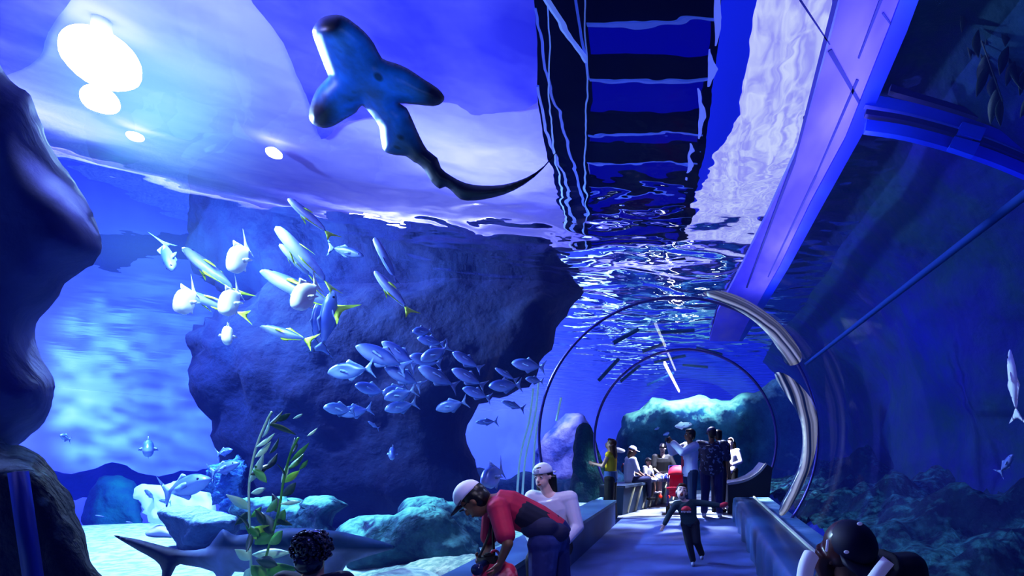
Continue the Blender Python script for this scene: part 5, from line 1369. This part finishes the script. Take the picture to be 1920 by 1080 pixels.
bm = bmesh.new(); J = p.J; beam(bm, [J['che'] + Vector((-.06, -.135, .05)), J['wai'] + Vector((-.06, -.135, 0)), J['pel'] + Vector((-.05, -.13, -.06))], .11, .02, side=Vector((1, 0, 0))); obj('undershirt', bm, mat('undershirt_red', (.45, .02, .08), .8), p.root)
hp_ = (p.J['wrL'] + p.J['wrR']) / 2
t = bpy.data.objects.new('tmp', None)
ph = Matrix.Rotation(R(-62), 3, 'Z') @ (hp_ + Vector((0, -.09, .05))) + Vector((-.17, 10.3, 0))
bm = bmesh.new(); add_box(bm, (0, 0, 0), (.15, .012, .08)); bmesh.ops.bevel(bm, geom=bm.edges[:], offset=.004, segments=2, affect='EDGES')
o = obj('phone', bm, M_black); o.location = ph; o.rotation_euler = (0, 0, R(-62)); tag(o, 'dark phone held up by the man in the white shirt', 'phone')
M_pat = mat('shirt_pattern', (.008, .012, .09), .8, c2=(.16, .24, .5), scale=16, detail=1, lo=.57, hi=.62)
p = Person('broad man in a dark patterned shirt and cap standing with his back turned', (.27, 10.7, 0), 1.86, 176, dict(
    knL=(.07, 0, .28), anL=(.085, .01, .045), knR=(-.075, 0, .28), anR=(-.09, .01, .045)), look=25, pitch=8, skin=M_skin_d, wide=1.3)
p.hair(M_hair); p.shirt(M_pat, .42, .022); p.trousers(mat('trousers_navy', (.008, .012, .14), .8), 1., .014); p.shoes(M_white); p.cap(mat('cap_navy', (.01, .02, .16), .6))
p = Person('dark haired man whose head shows over the shoulder of the broad man', (.44, 11.4, 0), 1.84, 150, {}, skin=M_skin_d)
p.hair(M_hair); p.shirt(M_black, .45, .014); p.trousers(M_navy, 1.); p.shoes(M_black)
p = Person('girl in a white long sleeved top and headband standing behind the dark right bench', (.80, 12.7, 0), 1.68, -25, dict(elL=(.16, -.01, .65), wrL=(.06, -.11, .60), elR=(-.13, 0, .64), wrR=(-.05, -.10, .58)), look=-10, skin=M_skin_l, curl=.5)
p.hair(M_hair_b, .14); p.face(); p.shirt(M_white, .95, .01, 'top'); p.trousers(M_black, 1.); p.shoes(M_black)
bm = bmesh.new(); add_tube(bm, [p.hp(.050 * math.cos(a), .0, .012 + .062 * math.sin(a)) for a in np.linspace(0, PI, 14)], .012, 8); obj('headband', bm, M_white, p.root)

# ---- red pushchair
t = empty('pushchair', (-.46, 11.3, 0), 'bright red pushchair beside the man in the white shirt', 'pushchair')
M_rd = mat('pushchair_red', (.8, .02, .10), .6, emit=(.7, .01, .08), es=.12)
bm = bmesh.new(); add_tube(bm, smooth_path([(0, .22, .92), (0, .1, .66), (0, -.02, .46), (0, -.22, .42)], 5), [.19] * 16, 12, Vector((1, 0, 0)), [.05] * 16); obj('seat', bm, M_rd, t)
bm = bmesh.new(); n = 10; rows = []
for i in range(n):
    a = R(10 + 100 * i / (n - 1))
    rows.append([bm.verts.new((.22 * math.cos(R(b)), .16 - .34 * math.cos(a) * .8, .80 + .24 * math.sin(a) * math.sin(R(b)) ** .5 if math.sin(R(b)) > 0 else .8)) for b in np.linspace(0, 180, 10)])
for i in range(n - 1):
    for k in range(9): bm.faces.new((rows[i][k], rows[i][k + 1], rows[i + 1][k + 1], rows[i + 1][k]))
o = obj('canopy', bm, M_rd, t); sd = o.modifiers.new('s', 'SOLIDIFY'); sd.thickness = .012
bm = bmesh.new(); add_tube(bm, smooth_path([(-.22, -.26, .56), (-.12, -.34, .57), (.12, -.34, .57), (.22, -.26, .56)], 5), .025, 8); obj('bumper_bar', bm, M_rd, t)
bm = bmesh.new()
for x in (-.22, .22):
    rod(bm, (x, .42, 1.02), (x, -.28, .10), .012); rod(bm, (x, -.02, .56), (x, .32, .10), .012); rod(bm, (x, -.26, .56), (x, .1, .64), .012)
rod(bm, (-.22, .42, 1.02), (.22, .42, 1.02), .014); rod(bm, (-.22, .32, .10), (.22, .32, .10), .01); obj('frame', bm, M_steel, t)
for x in (-.22, .22):
    for y in (-.30, .34):
        bm = bmesh.new(); add_tube(bm, [(x, y + .075 * math.cos(a), .095 + .075 * math.sin(a)) for a in np.linspace(0, 2 * PI, 21)[:-1]], .02, 8, closed=True)
        rod(bm, (x - .015, y, .095), (x + .015, y, .095), .03); obj('wheel', bm, M_black, t)
